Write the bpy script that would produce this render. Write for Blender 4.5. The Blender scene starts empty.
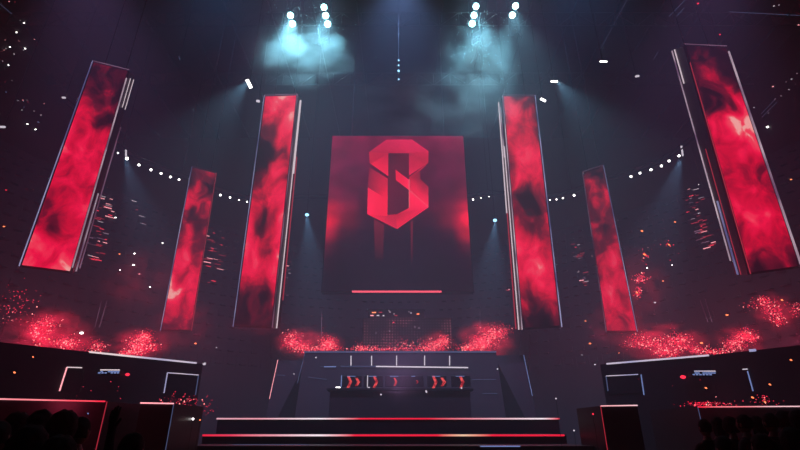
import bpy, bmesh, math, random
from mathutils import Vector, Matrix, noise as mnoise
from mathutils.bvhtree import BVHTree
random.seed(7)
S = bpy.context.scene
COL = S.collection
F = 470.0
TH = math.radians(23.4)
CAM = Vector((0, 0, 1.7))
CT, ST = math.cos(TH), math.sin(TH)

def ray(x, y):
    a, b = (x-400)/F, (225-y)/F
    return Vector((a, CT - b*ST, ST + b*CT))
def at(x, y, Y):
    d = ray(x, y); return CAM + d*(Y/d.y)
def at_z(x, y, Z):
    d = ray(x, y); return CAM + d*((Z-CAM.z)/d.z)

cam_d = bpy.data.cameras.new('camera'); cam = bpy.data.objects.new('camera', cam_d); COL.objects.link(cam)
cam.location = CAM; cam.rotation_euler = (math.pi/2+TH, 0, 0)
cam_d.sensor_width = 36; cam_d.lens = F/800*36; cam_d.clip_end = 500
S.camera = cam
S.view_settings.view_transform = 'Standard'; S.view_settings.look = 'None'
S.view_settings.exposure = 0; S.view_settings.gamma = 1
S.cycles.use_denoising = True
S.cycles.max_bounces = 4; S.cycles.volume_bounces = 0
S.cycles.sample_clamp_indirect = 1.5
S.cycles.volume_step_rate = 1.0

def lin(c):
    return tuple(((v/255)/12.92 if v/255 <= .04045 else ((v/255+.055)/1.055)**2.4) for v in c)

# ---------------------------------------------------------------- materials
def new_mat(name):
    m = bpy.data.materials.new(name); m.use_nodes = True
    nt = m.node_tree; nt.nodes.clear()
    out = nt.nodes.new('ShaderNodeOutputMaterial')
    return m, nt, out
def surf(name, col, rough=.6, metal=0, bump=0.0, scale=3, var=.35):
    m, nt, out = new_mat(name)
    b = nt.nodes.new('ShaderNodeBsdfPrincipled')
    tc = nt.nodes.new('ShaderNodeTexCoord'); n = nt.nodes.new('ShaderNodeTexNoise')
    n.inputs['Scale'].default_value = scale; n.inputs['Detail'].default_value = 4
    nt.links.new(tc.outputs['Object'], n.inputs['Vector'])
    r = nt.nodes.new('ShaderNodeValToRGB')
    r.color_ramp.elements[0].color = tuple(c*(1-var) for c in col)+(1,)
    r.color_ramp.elements[1].color = tuple(min(1, c*(1+var)) for c in col)+(1,)
    nt.links.new(n.outputs['Fac'], r.inputs['Fac']); nt.links.new(r.outputs['Color'], b.inputs['Base Color'])
    b.inputs['Roughness'].default_value = rough; b.inputs['Metallic'].default_value = metal
    if bump:
        bp = nt.nodes.new('ShaderNodeBump'); bp.inputs['Strength'].default_value = bump
        nt.links.new(n.outputs['Fac'], bp.inputs['Height']); nt.links.new(bp.outputs['Normal'], b.inputs['Normal'])
    nt.links.new(b.outputs[0], out.inputs['Surface'])
    return m
def emit(name, col, s=1.0):
    m, nt, out = new_mat(name)
    e = nt.nodes.new('ShaderNodeEmission'); e.inputs['Color'].default_value = tuple(col)+(1,); e.inputs['Strength'].default_value = s
    nt.links.new(e.outputs[0], out.inputs['Surface'])
    m.cycles.emission_sampling = 'NONE' if s < 40 else 'AUTO'
    return m
def emit_noise(name, c0, c1, s, scale, sampling='NONE'):
    """light strip whose diodes differ in colour along its length"""
    m, nt, out = new_mat(name)
    e = nt.nodes.new('ShaderNodeEmission'); e.inputs['Strength'].default_value = s
    tc = nt.nodes.new('ShaderNodeTexCoord'); n = nt.nodes.new('ShaderNodeTexNoise'); n.inputs['Scale'].default_value = scale
    r = nt.nodes.new('ShaderNodeValToRGB'); r.color_ramp.elements[0].position = .38; r.color_ramp.elements[1].position = .62
    r.color_ramp.elements[0].color = tuple(c0)+(1,); r.color_ramp.elements[1].color = tuple(c1)+(1,)
    nt.links.new(tc.outputs['Object'], n.inputs['Vector']); nt.links.new(n.outputs['Fac'], r.inputs['Fac'])
    nt.links.new(r.outputs['Color'], e.inputs['Color']); nt.links.new(e.outputs[0], out.inputs['Surface'])
    m.cycles.emission_sampling = sampling
    return m
def video_mat(name, scale=(2.2, 9.0), seed=0.0, contrast=.75, gain=1.25):
    """LED tower picture: red clouds.  'level' attribute = the picture's brightness plan"""
    m, nt, out = new_mat(name)
    L = nt.links.new
    uv = nt.nodes.new('ShaderNodeUVMap'); uv.uv_map = 'UVMap'
    mp = nt.nodes.new('ShaderNodeMapping'); mp.inputs['Scale'].default_value = (scale[0], scale[1], 1); mp.inputs['Location'].default_value = (seed, seed*1.7, 0)
    L(uv.outputs[0], mp.inputs[0])
    n = nt.nodes.new('ShaderNodeTexNoise'); n.inputs['Scale'].default_value = 1; n.inputs['Detail'].default_value = 7; n.inputs['Roughness'].default_value = .55
    n.inputs['Distortion'].default_value = .6
    L(mp.outputs[0], n.inputs['Vector'])
    a = nt.nodes.new('ShaderNodeAttribute'); a.attribute_name = 'level'
    s = nt.nodes.new('ShaderNodeMath'); s.operation = 'SUBTRACT'; s.inputs[1].default_value = .5; L(n.outputs['Fac'], s.inputs[0])
    mu = nt.nodes.new('ShaderNodeMath'); mu.operation = 'MULTIPLY_ADD'; mu.inputs[1].default_value = contrast*1.8
    L(s.outputs[0], mu.inputs[0]); L(a.outputs['Fac'], mu.inputs[2])
    r = nt.nodes.new('ShaderNodeValToRGB'); cr = r.color_ramp
    stops = [(0, (10, 4, 12)), (.22, (38, 8, 24)), (.42, (110, 10, 38)), (.62, (212, 6, 52)), (.8, (252, 18, 72)), (.93, (255, 70, 95)), (1, (255, 168, 165))]
    cr.elements[0].position = 0; cr.elements[0].color = lin(stops[0][1])+(1,)
    cr.elements[1].position = 1; cr.elements[1].color = lin(stops[-1][1])+(1,)
    for p, c in stops[1:-1]:
        el = cr.elements.new(p); el.color = lin(c)+(1,)
    L(mu.outputs[0], r.inputs['Fac'])
    e = nt.nodes.new('ShaderNodeEmission'); e.inputs['Strength'].default_value = gain
    L(r.outputs['Color'], e.inputs['Color']); L(e.outputs[0], out.inputs['Surface'])
    m.cycles.emission_sampling = 'NONE'
    return m
def attr_mat(name, gain=1.0, noise_amt=.25, nscale=.35):
    m, nt, out = new_mat(name); L = nt.links.new
    a = nt.nodes.new('ShaderNodeAttribute'); a.attribute_name = 'picture'
    tc = nt.nodes.new('ShaderNodeTexCoord'); n = nt.nodes.new('ShaderNodeTexNoise'); n.inputs['Scale'].default_value = nscale; n.inputs['Detail'].default_value = 6
    L(tc.outputs['Object'], n.inputs['Vector'])
    mr = nt.nodes.new('ShaderNodeMapRange'); mr.inputs[1].default_value = .3; mr.inputs[2].default_value = .7
    mr.inputs[3].default_value = 1-noise_amt; mr.inputs[4].default_value = 1+noise_amt
    L(n.outputs['Fac'], mr.inputs[0])
    mx = nt.nodes.new('ShaderNodeVectorMath'); mx.operation = 'SCALE'
    L(a.outputs['Color'], mx.inputs[0]); L(mr.outputs[0], mx.inputs['Scale'])
    e = nt.nodes.new('ShaderNodeEmission'); e.inputs['Strength'].default_value = gain
    L(mx.outputs[0], e.inputs['Color']); L(e.outputs[0], out.inputs['Surface'])
    m.cycles.emission_sampling = 'NONE'
    return m
def smoke_mat(name, col, dens, scale=.25, emission=None, estr=0, seed=0, lo=.45, hi=.7):
    m, nt, out = new_mat(name); L = nt.links.new
    tc = nt.nodes.new('ShaderNodeTexCoord')
    n = nt.nodes.new('ShaderNodeTexNoise'); n.inputs['Scale'].default_value = scale; n.inputs['Detail'].default_value = 3; n.inputs['Distortion'].default_value = .5
    n.noise_dimensions = '4D'; n.inputs['W'].default_value = seed
    L(tc.outputs['Object'], n.inputs['Vector'])
    mr = nt.nodes.new('ShaderNodeMapRange'); mr.inputs[1].default_value = lo; mr.inputs[2].default_value = hi
    L(n.outputs['Fac'], mr.inputs[0])
    # soft edge from generated coordinates
    sb = nt.nodes.new('ShaderNodeVectorMath'); sb.operation = 'SUBTRACT'; sb.inputs[1].default_value = (.5, .5, .5); L(tc.outputs['Generated'], sb.inputs[0])
    ln = nt.nodes.new('ShaderNodeVectorMath'); ln.operation = 'LENGTH'; L(sb.outputs[0], ln.inputs[0])
    fo = nt.nodes.new('ShaderNodeMapRange'); fo.interpolation_type = 'SMOOTHSTEP'
    fo.inputs[1].default_value = .5; fo.inputs[2].default_value = .1; L(ln.outputs['Value'], fo.inputs[0])
    mu = nt.nodes.new('ShaderNodeMath'); mu.operation = 'MULTIPLY'; L(mr.outputs[0], mu.inputs[0]); L(fo.outputs[0], mu.inputs[1])
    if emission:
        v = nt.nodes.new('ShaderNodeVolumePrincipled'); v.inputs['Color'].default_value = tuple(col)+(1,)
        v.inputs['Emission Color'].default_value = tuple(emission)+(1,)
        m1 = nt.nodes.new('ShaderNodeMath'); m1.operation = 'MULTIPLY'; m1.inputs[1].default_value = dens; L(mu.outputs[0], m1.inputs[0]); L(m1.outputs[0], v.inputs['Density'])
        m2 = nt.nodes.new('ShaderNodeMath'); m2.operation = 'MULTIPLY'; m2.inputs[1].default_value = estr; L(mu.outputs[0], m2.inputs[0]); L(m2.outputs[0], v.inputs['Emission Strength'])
    else:
        v = nt.nodes.new('ShaderNodeVolumeScatter'); v.inputs['Color'].default_value = tuple(col)+(1,)
        m1 = nt.nodes.new('ShaderNodeMath'); m1.operation = 'MULTIPLY'; m1.inputs[1].default_value = dens; L(mu.outputs[0], m1.inputs[0]); L(m1.outputs[0], v.inputs['Density'])
    L(v.outputs[0], out.inputs['Volume'])
    return m

M = {}
M['black_metal'] = surf('black_metal', (.007, .007, .010), .55, .4)
M['dark_panel'] = surf('dark_panel', (.010, .009, .013), .45, .2, .1, 1.5)
M['stage_black'] = surf('stage_black', (.018, .016, .024), .4, 0, .15, 2)
M['floor'] = surf('arena_floor', (.02, .018, .024), .35, 0, .2, 1.2)
M['concrete'] = surf('dark_concrete', (.010, .010, .014), .8, 0, .2, .5)
M['seats'] = surf('dark_seats', (.014, .011, .016), .7, 0, .3, 2)
M['truss'] = surf('truss_metal', (.02, .022, .03), .5, .6)
M['white'] = emit('white_light', (1, .95, .93), 6)
M['white_soft'] = emit('white_soft_light', lin((215, 205, 220)), 1.1)
M['blue_soft'] = emit('blue_soft_light', lin((120, 140, 200)), .9)
M['blue_dim'] = emit('blue_dim_light', lin((80, 90, 130)), .8)
M['cyan_lamp'] = emit('cyan_lamp', (.45, .95, 1.0), 14)
M['small_blue'] = emit('small_blue_lamp', (.3, .65, 1.0), 3)
M['red_led'] = emit('red_led', (1, .03, .07), 1.5)
M['red_dim'] = emit('red_dim_led', (1, .05, .10), .45)
M['orange'] = emit('orange_spark', (1, .22, .08), 2.2)
M['pink'] = emit('pink_led', (1, .35, .40), 1.6)
M['strip_mix'] = emit_noise('red_white_strip', (1, .03, .07), (.9, .6, .65), 1.2, .35)
M['strip_blue'] = emit_noise('blue_white_strip', lin((100, 120, 190)), lin((235, 215, 220)), 1.1, .25)
M['ember'] = emit_noise('ember_red', (1, .012, .05), (1, .05, .11), 1.4, 1.0)
M['ember_hot'] = emit('ember_hot', (1, .30, .28), 2.6)
M['dust'] = emit('self_lit_dust', (.35, .7, .8), .9)  # emission stands in for lamp light caught by the dust

# ---------------------------------------------------------------- helpers
def tag(o, label=None, cat=None, group=None, kind=None):
    if label: o['label'] = label
    if cat: o['category'] = cat
    if group: o['group'] = group
    if kind: o['kind'] = kind
    return o
def empty(name, loc=(0, 0, 0)):
    o = bpy.data.objects.new(name, None); COL.objects.link(o); o.location = loc; o.empty_display_size = .3
    return o
def link_mesh(name, me, m, parent=None, world=True):
    o = bpy.data.objects.new(name, me); COL.objects.link(o)
    if m is not None and not me.materials: me.materials.append(m)
    if parent:
        o.parent = parent
        if world: o.matrix_parent_inverse = Matrix.Translation(-Vector(parent.location))
    return o
def obj(name, bm, m, parent=None, smooth=False):
    me = bpy.data.meshes.new(name); bmesh.ops.recalc_face_normals(bm, faces=bm.faces)
    bm.to_mesh(me); bm.free()
    if smooth:
        for p in me.polygons: p.use_smooth = True
    return link_mesh(name, me, m, parent)
def hexa(bm, q):
    """q: 8 points, 0-3 front loop, 4-7 back loop"""
    v = [bm.verts.new(p) for p in q]
    for f in ((0, 1, 2, 3), (7, 6, 5, 4), (0, 4, 5, 1), (1, 5, 6, 2), (2, 6, 7, 3), (3, 7, 4, 0)):
        bm.faces.new([v[i] for i in f])
    return v
def box(bm, c, s, rot=None):
    q = []
    for y in (-1, 1):
        for x, z in ((-1, -1), (1, -1), (1, 1), (-1, 1)):
            p = Vector((x*s[0]/2, y*s[1]/2, z*s[2]/2))
            if rot: p = rot @ p
            q.append(Vector(c)+p)
    return hexa(bm, q)
def bar(bm, a, b, w, h=None):
    a, b = Vector(a), Vector(b); h = h or w; d = (b-a)
    if d.length < 1e-6: return
    d.normalize(); up = Vector((0, 0, 1)) if abs(d.z) < .9 else Vector((0, 1, 0))
    s = d.cross(up).normalized(); u = s.cross(d).normalized()
    hexa(bm, [a-s*w/2-u*h/2, a+s*w/2-u*h/2, a+s*w/2+u*h/2, a-s*w/2+u*h/2, b-s*w/2-u*h/2, b+s*w/2-u*h/2, b+s*w/2+u*h/2, b-s*w/2+u*h/2])
def cyl(bm, a, b, r0, r1=None, n=14):
    a, b = Vector(a), Vector(b); r1 = r0 if r1 is None else r1
    d = (b-a); L = d.length; d.normalize()
    q = d.to_track_quat('Z', 'Y').to_matrix().to_4x4()
    bmesh.ops.create_cone(bm, cap_ends=True, segments=n, radius1=r0, radius2=r1, depth=L, matrix=Matrix.Translation((a+b)/2) @ q)
def B(): return bmesh.new()

# ---------------------------------------------------------------- the setting
HX, HY0, HY1, HZ = 48, -12, 66, 46
def slab(name, c, s, m):
    bm = B(); box(bm, c, s); o = obj(name, bm, m); o['kind'] = 'structure'; return o
floor = slab('floor', (0, (HY0+HY1)/2, -.25), (2*HX+2, HY1-HY0+2, .5), M['floor'])
wl = slab('wall_left', (-HX-.25, (HY0+HY1)/2, HZ/2), (.5, HY1-HY0, HZ), M['concrete'])
wr = slab('wall_right', (HX+.25, (HY0+HY1)/2, HZ/2), (.5, HY1-HY0, HZ), M['concrete'])
wb = slab('wall_back', (0, HY1+.25, HZ/2), (2*HX, .5, HZ), M['concrete'])
wf = slab('wall_front', (0, HY0-.25, HZ/2), (2*HX, .5, HZ), M['concrete'])
# ceiling : roof deck with purlins
bm = B(); box(bm, (0, (HY0+HY1)/2, HZ+.25), (2*HX, HY1-HY0, .5))
for i in range(-9, 10): box(bm, (i*5, (HY0+HY1)/2, HZ-.2), (.25, HY1-HY0, .4))
ceil = obj('ceiling', bm, M['concrete']); ceil['kind'] = 'structure'

# roof trusses: two chords and diagonals each
def truss(a, b, h, m, bay=2.2, w=.12):
    bm = B(); a, b = Vector(a), Vector(b); n = max(2, int((b-a).length/bay)); up = Vector((0, 0, h))
    bar(bm, a, b, w); bar(bm, a+up, b+up, w)
    for i in range(n+1):
        p = a.lerp(b, i/n); bar(bm, p, p+up, w*.6)
        if i < n: bar(bm, p if i % 2 else p+up, a.lerp(b, (i+1)/n)+(up if i % 2 else Vector()), w*.6)
    return bm
TRL = ['first from the front', 'second from the front', 'third from the front', 'last one, above the main screen']
for i, y in enumerate((20, 30, 40, 50)):
    o = obj('roof_truss', truss((-47, y, 43.6), (47, y, 43.6), 2, M['truss']), M['black_metal'])
    tag(o, 'dark steel truss spanning the arena under the roof, '+TRL[i], 'roof truss', 'cross trusses under the roof')

# ---------------------------------------------------------------- grandstands: curved bowl in stepped tiers
def stand(name, a0, a1, label, cx=0, cy=22, r0=27, z0=7.0, tiers=15, rise=1.35, run=.95, sy=1.12):
    root = empty(name, (cx+math.cos(math.radians((a0+a1)/2))*r0, cy+math.sin(math.radians((a0+a1)/2))*r0*sy, 0)); tag(root, label, 'grandstand', 'curved seating stands')
    prof = [(r0, 0), (r0, z0)]
    r, z = r0, z0
    for i in range(tiers):
        prof.append((r+run, z)); r += run; z += rise; prof.append((r, z))
    prof += [(r+1.5, z), (r+1.5, 0)]
    bm = B(); n = 36; rows = []
    for k in range(n+1):
        a = math.radians(a0+(a1-a0)*k/n)
        rows.append([bm.verts.new((cx+math.cos(a)*p[0], cy+math.sin(a)*p[0]*sy, p[1])) for p in prof])
    for k in range(n):
        for j in range(len(prof)):
            j2 = (j+1) % len(prof)
            bm.faces.new((rows[k][j], rows[k+1][j], rows[k+1][j2], rows[k][j2]))
    bm.faces.new(rows[0]); bm.faces.new(list(reversed(rows[-1])))
    obj('tiers', bm, M['seats'], root)
    # front rail
    bm = B(); pts = []
    for k in range(n+1):
        a = math.radians(a0+(a1-a0)*k/n); pts.append(Vector((cx+math.cos(a)*(r0+.1), cy+math.sin(a)*(r0+.1)*sy, z0+1.0)))
    for k in range(n):
        bar(bm, pts[k], pts[k+1], .06); bar(bm, pts[k], pts[k]-Vector((0, 0, 1)), .05)
    obj('railing', bm, M['truss'], root)
    # seats: rows of blocks, one mesh per stand
    bm = B()
    r, z = r0, z0
    for i in range(tiers):
        m_ = int(abs(a1-a0)*math.pi/180*r/1.1)
        for k in range(m_):
            if k % 9 == 0: continue
            a = math.radians(a0+(a1-a0)*(k+.5)/m_)
            q = Matrix.Rotation(a-math.pi/2, 3, 'Z')
            c = Vector((cx+math.cos(a)*(r+.62), cy+math.sin(a)*(r+.62)*sy, z+.42))
            box(bm, c, (.55, .5, .1), q); box(bm, c+Vector((math.cos(a)*.24, math.sin(a)*.24, .25)), (.55, .06, .5), q)
        r += run; z += rise
    o = obj('seat_rows', bm, M['seats'], root); o['kind'] = 'stuff'
    return root
st_l = stand('grandstand', 118, 208, 'dark curved seating stand along the left side of the arena')
st_r = stand('grandstand', -28, 62, 'dark curved seating stand along the right side of the arena')
st_b = stand('grandstand', 64, 116, 'dark curved seating stand behind the main screen and the centre deck')

def bvh_of(objs):
    vs, ps = [], []
    for o in objs:
        b = len(vs); vs += [o.matrix_world @ v.co for v in o.data.vertices]; ps += [[b+i for i in p.vertices] for p in o.data.polygons]
    return BVHTree.FromPolygons(vs, ps)
bpy.context.view_layer.update()
back_objs = [wl, wr, wb, ceil, floor] + [c for r_ in (st_l, st_r, st_b) for c in r_.children if c.name.startswith('tiers')]
BV = bvh_of(back_objs)
def hit(x, y, bv=None, off=.12):
    d = ray(x, y).normalized(); h = (bv or BV).ray_cast(CAM, d)
    if h[0] is None: return at(x, y, 50), Vector((0, -1, 0))
    n = h[1] if h[1].dot(d) < 0 else -h[1]
    return h[0]-d*off, n

# ---------------------------------------------------------------- side stage decks, with LED edge
def pix_wall(name, pts, Z, depth, m, parent, z_lo=0.0):
    """solid deck whose front top edge passes through the given picture points at height Z"""
    bm = B(); P = [at_z(x, y, Z) for x, y in pts]
    for a, b in zip(P, P[1:]):
        n = Vector((b.y-a.y, -(b.x-a.x), 0)).normalized()
        if n.y > 0: n = -n
        a2, b2 = a-n*depth, b-n*depth
        lo = lambda p: Vector((p.x, p.y, z_lo))
        hexa(bm, [lo(a), lo(b), b, a, lo(a2), lo(b2), b2, a2])
    return obj(name, bm, m, parent), P
def strip_on(name, pts, Z, w, h, m, parent, dy=.06, dz=0.0):
    bm = B(); P = [at_z(x, y, Z) for x, y in pts]
    for a, b in zip(P, P[1:]):
        o_ = Vector((0, -dy, dz)); bar(bm, a+o_, b+o_, w, h)
    return obj(name, bm, m, parent)

ZU, ZL = 4.4, 2.3
decks = {}
def side_deck(name, label, pts, Z, depth, group, mats):
    root = empty(name, at_z(*pts[len(pts)//2], Z)*1.0); root.location.z = 0
    tag(root, label, 'stage deck', group)
    d, P = pix_wall('deck_body', pts, Z, depth, M['dark_panel'], root)
    return root, d
ul, ul_d = side_deck('balcony_deck', 'raised dark side deck on the left with a long white edge light', [(-60, 331), (0, 342), (90, 352), (203, 364)], ZU, 6, 'raised side decks', None)
ur, ur_d = side_deck('balcony_deck', 'raised dark side deck on the right with a broken white edge light', [(600, 364.5), (708, 355.5), (800, 345), (860, 336)], ZU, 6, 'raised side decks', None)
strip_on('edge_light', [(90, 352.2), (197, 363.2)], ZU, .04, .065, M['strip_blue'], ul)
strip_on('edge_light', [(606, 364), (708, 355.5)], ZU, .04, .065, M['strip_blue'], ur)
strip_on('edge_light', [(748, 350.8), (755, 350.3)], ZU, .05, .09, M['strip_blue'], ur)
strip_on('edge_light', [(203, 364.3), (206, 364.5)], ZU, .05, .06, M['white_soft'], ul)

# low risers in front of them
def riser(label, x0, x1, y0, y1, Z, depth, lx0, lx1, mat, legs=()):
    a, b = at_z(x0, y0, Z), at_z(x1, y1, Z)
    root = empty('stage_riser', ((a.x+b.x)/2, (a.y+b.y)/2, 0)); tag(root, label, 'stage riser', 'low risers beside the stage')
    bm = B(); lo = lambda p: Vector((p.x, p.y, 0)); dv = Vector((0, depth, 0))
    hexa(bm, [lo(a), lo(b), b, a, lo(a)+dv, lo(b)+dv, b+dv, a+dv]); obj('riser_body', bm, M['stage_black'], root)
    t = lambda x: (x-x0)/(x1-x0)
    bm = B(); off = Vector((0, -.04, 0)); bar(bm, a.lerp(b, t(lx0))+off, a.lerp(b, t(lx1))+off, .03, .03); obj('edge_light', bm, mat, root)
    for side, z1, mm in legs:
        p = (a if side == 'a' else b) + off
        bm = B(); bar(bm, p, Vector((p.x, p.y, z1)), .014); obj('corner_light', bm, mm, root)
    return root
riser('long low dark riser at the left edge with a red lit rim and corner', -70, 108, 397.5, 401.5, ZL, 3.0, -70, 106, M['strip_mix'], (('b', 1.1, M['red_dim']),))
riser('narrow dark riser left of the stage steps with pink lit rim', 141, 174.5, 403, 403.6, ZL, 2.0, 141, 174.5, M['pink'], (('b', .9, M['blue_dim']),))
riser('narrow dark riser right of the stage steps with pink lit rim', 600, 637, 406, 405.4, ZL, 2.0, 600, 637, M['strip_mix'], (('a', .9, M['red_dim']),))
riser('long low dark riser at the right edge with a red lit rim', 697, 870, 407, 406, ZL, 3.0, 697, 870, M['strip_mix'], (('a', 1.2, M['blue_dim']),))

# ---------------------------------------------------------------- central stage with LED-nosed steps
stage = empty('main_stage', (0, 20, 0)); tag(stage, 'wide black central stage with red and white lit step edges', 'stage')
def zat(y, Y): return at(400, y, Y).z
zs1, zs2, zs3 = zat(418.5, 20), zat(434.5, 17.6), zat(446, 15.6)
xa, xb = at(218, 418, 20).x, at(558, 418, 20).x
xc, xd = at(203, 434, 17.6).x, at(566, 434, 17.6).x
bm = B()
box(bm, ((xa+xb)/2, 24.25, zs1/2), (xb-xa, 8.5, zs1)); obj('stage_deck', bm, M['stage_black'], stage)
bm = B(); box(bm, ((xc+xd)/2, 18.79, zs2/2), (xd-xc, 2.38, zs2)); obj('step', bm, M['stage_black'], stage)
bm = B(); box(bm, ((xc+xd)/2, 16.59, zs3/2), (xd-xc+.3, 1.98, zs3)); obj('step', bm, M['stage_black'], stage)
def seg_strip(x0, x1, y, Y, m, t=.05):
    a, b = at(x0, y, Y), at(x1, y, Y); bm = B(); box(bm, ((a.x+b.x)/2, Y-.03, a.z), (b.x-a.x, .05, t)); return obj('step_light', bm, m, stage)
def ramp_strip(name, stops, x0, x1, y, Y, t, parent, gain=1.2):
    """one LED strip whose diodes run through several colours (set along its length)"""
    m, nt, out = new_mat(name); L = nt.links.new
    tc = nt.nodes.new('ShaderNodeTexCoord'); sp = nt.nodes.new('ShaderNodeSeparateXYZ'); L(tc.outputs['Generated'], sp.inputs[0])
    r = nt.nodes.new('ShaderNodeValToRGB'); L(sp.outputs['X'], r.inputs['Fac'])
    cr = r.color_ramp; cr.elements[0].position = stops[0][0]; cr.elements[0].color = lin(stops[0][1])+(1,)
    cr.elements[1].position = stops[-1][0]; cr.elements[1].color = lin(stops[-1][1])+(1,)
    for p, c in stops[1:-1]: cr.elements.new(p).color = lin(c)+(1,)
    e = nt.nodes.new('ShaderNodeEmission'); e.inputs['Strength'].default_value = gain; L(r.outputs['Color'], e.inputs['Color']); L(e.outputs[0], out.inputs['Surface'])
    m.cycles.emission_sampling = 'NONE'
    a, b = at(x0, y, Y), at(x1, y, Y); bm = B(); box(bm, ((a.x+b.x)/2, Y-.03, a.z), (b.x-a.x, .05, t)); return obj('step_light', bm, m, parent)
R1, W1, P1, D1 = (225, 30, 60), (240, 225, 235), (225, 150, 165), (120, 30, 55)
ramp_strip('upper_step_strip', [(0, (215, 160, 175)), (.12, P1), (.3, W1), (.42, R1), (.62, R1), (.78, P1), (.95, W1), (1, R1)], 217, 559, 418.7, 20, .055, stage)
ramp_strip('lower_step_strip', [(0, R1), (.08, (225, 60, 90)), (.2, P1), (.32, W1), (.42, R1), (.65, R1), (.72, (230, 190, 160)), (.8, R1), (1, R1)], 203, 564, 435.3, 17.6, .06, stage)
seg_strip(480, 520, 446.2, 15.6, M['blue_soft'], .03)
seg_strip(233, 309, 444.5, 15.6, M['blue_dim'], .012)

# ---------------------------------------------------------------- central deck (flared facade) behind the stage
YD = 32.0
deck = empty('control_deck', (0, YD, 0)); tag(deck, 'broad dark central deck with blue top edge, posts and panelled front', 'stage deck')
tl, tr_ = at(304.5, 352, YD), at(496, 352, YD); zt = tl.z
bl_, br_ = at(293.5, 397, YD-1.2), at(507, 397, YD-1.2)
bl_.z = br_.z = 0; bl_.y = br_.y = YD-1.2
bm = B(); dv = Vector((0, 6, 0))
hexa(bm, [bl_, br_, tr_, tl, bl_+dv, br_+dv, tr_+dv, tl+dv]); deck_body = obj('deck_body', bm, M['dark_panel'], deck)
bm = B(); bar(bm, tl+Vector((0, -.05, 0)), tr_+Vector((0, -.05, 0)), .08, .10); obj('edge_light', bm, M['blue_dim'], deck)
# wings
for s, (xt, yt, xi) in ((-1, (278, 360, 304.5)), (1, (523.5, 355, 496))):
    bm = B(); a = at(xt, yt, YD+.6); b = Vector((a.x+s*.45, YD-.4, 0)); c = Vector((tl.x if s < 0 else tr_.x, YD+.8, a.z)); d = Vector((c.x, YD+.8, 0))
    dv2 = Vector((0, 3, 0)); hexa(bm, [b, d, c, a, b+dv2, d+dv2, c+dv2, a+dv2]); obj('side_wing', bm, M['dark_panel'], deck)
    bm = B(); e0 = a+Vector((0, -.05, 0)); bar(bm, e0, e0.lerp(b, .42), .03); obj('corner_light', bm, M['pink'] if s < 0 else M['blue_soft'], deck)
bpy.context.view_layer.update()
BD = bvh_of([deck_body]+[c for c in deck.children if c.name.startswith('side_wing')]+[ul_d, ur_d]+back_objs)
def dpt(x, y, off=.1): return hit(x, y, BD, off)[0]
def px_bar(name, x0, y0, x1, y1, w, m, parent, off=.1):
    bm = B(); bar(bm, dpt(x0, y0, off), dpt(x1, y1, off), w); return obj(name, bm, m, parent)
# posts and handrail along the fascia, their bright look put in as emission
for x in (351, 371.6, 396.6, 424.6, 449.6):
    px_bar('rail_post', x, 355.8, x, 365.4, .06, M['white_soft'], deck, .18)
px_bar('handrail', 376, 366.4, 468, 367.6, .07, M['white_soft'], deck, .22)
px_bar('handrail', 341, 366.2, 376, 366.2, .035, M['blue_dim'], deck, .22)
px_bar('handrail', 324, 366.7, 336, 366.7, .05, M['blue_soft'], deck, .22)
px_bar('corner_light', 305, 353, 297, 385, .03, M['blue_dim'], deck, .12)
for a in ((308, 377, 327, 379.5), (301, 366, 323, 366.5), (472, 379.5, 496, 379.5), (276, 375, 291, 375.5), (508, 376, 522, 377), (483, 393.5, 497, 393.5)):
    px_bar('glowing_seam', *a, .022, M['blue_dim'], deck, .1)  # seam lines given a glow of their own, not lamps

# desk with monitors standing on a ledge in front of the deck
YK = 29.5
def kp(x, y, Y=YK): return at(x, y, Y)
desk = empty('player_desk', (0, YK, 0)); tag(desk, 'long black players desk on a dark plinth before the centre deck', 'desk')
zl = kp(400, 389).z
bm = B(); x0, x1 = kp(328, 389).x, kp(472, 389).x
box(bm, ((x0+x1)/2, YK+.1, zl-.06), (x1-x0, 1.3, .12)); obj('desk_top', bm, M['black_metal'], desk)
bm = B(); box(bm, ((x0+x1)/2, YK+.25, (zl-.12)/2), (x1-x0-.3, .8, zl-.12)); obj('desk_plinth', bm, M['stage_black'], desk)
def screen_icon_mat():
    m, nt, out = new_mat('monitor_picture'); L = nt.links.new
    tc = nt.nodes.new('ShaderNodeTexCoord'); n = nt.nodes.new('ShaderNodeTexNoise'); n.inputs['Scale'].default_value = 6
    L(tc.outputs['Object'], n.inputs['Vector'])
    r = nt.nodes.new('ShaderNodeValToRGB'); r.color_ramp.elements[0].position = .4; r.color_ramp.elements[0].color = lin((150, 15, 30))+(1,)
    r.color_ramp.elements[1].position = .62; r.color_ramp.elements[1].color = lin((255, 90, 90))+(1,)
    L(n.outputs['Fac'], r.inputs['Fac']); e = nt.nodes.new('ShaderNodeEmission'); L(r.outputs['Color'], e.inputs['Color']); L(e.outputs[0], out.inputs['Surface'])
    m.cycles.emission_sampling = 'NONE'; return m
M['icon'] = screen_icon_mat()
MON = [(352, 'with a red chevron and block, first from left', (349, 357), 1),
       (373.5, 'with a red chevron beside a white bracket, second from left', (375,), 1),
       (395, 'with a thin red hook shape, third from left', (395,), .7),
       (414, 'mostly dark with one small red mark, fourth from left', (417,), .45),
       (437, 'with a bright red figure and dot, fifth from left', (434, 442.5), 1.05),
       (461, 'with a red flame shape, rightmost of the row', (461,), 1)]
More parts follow.
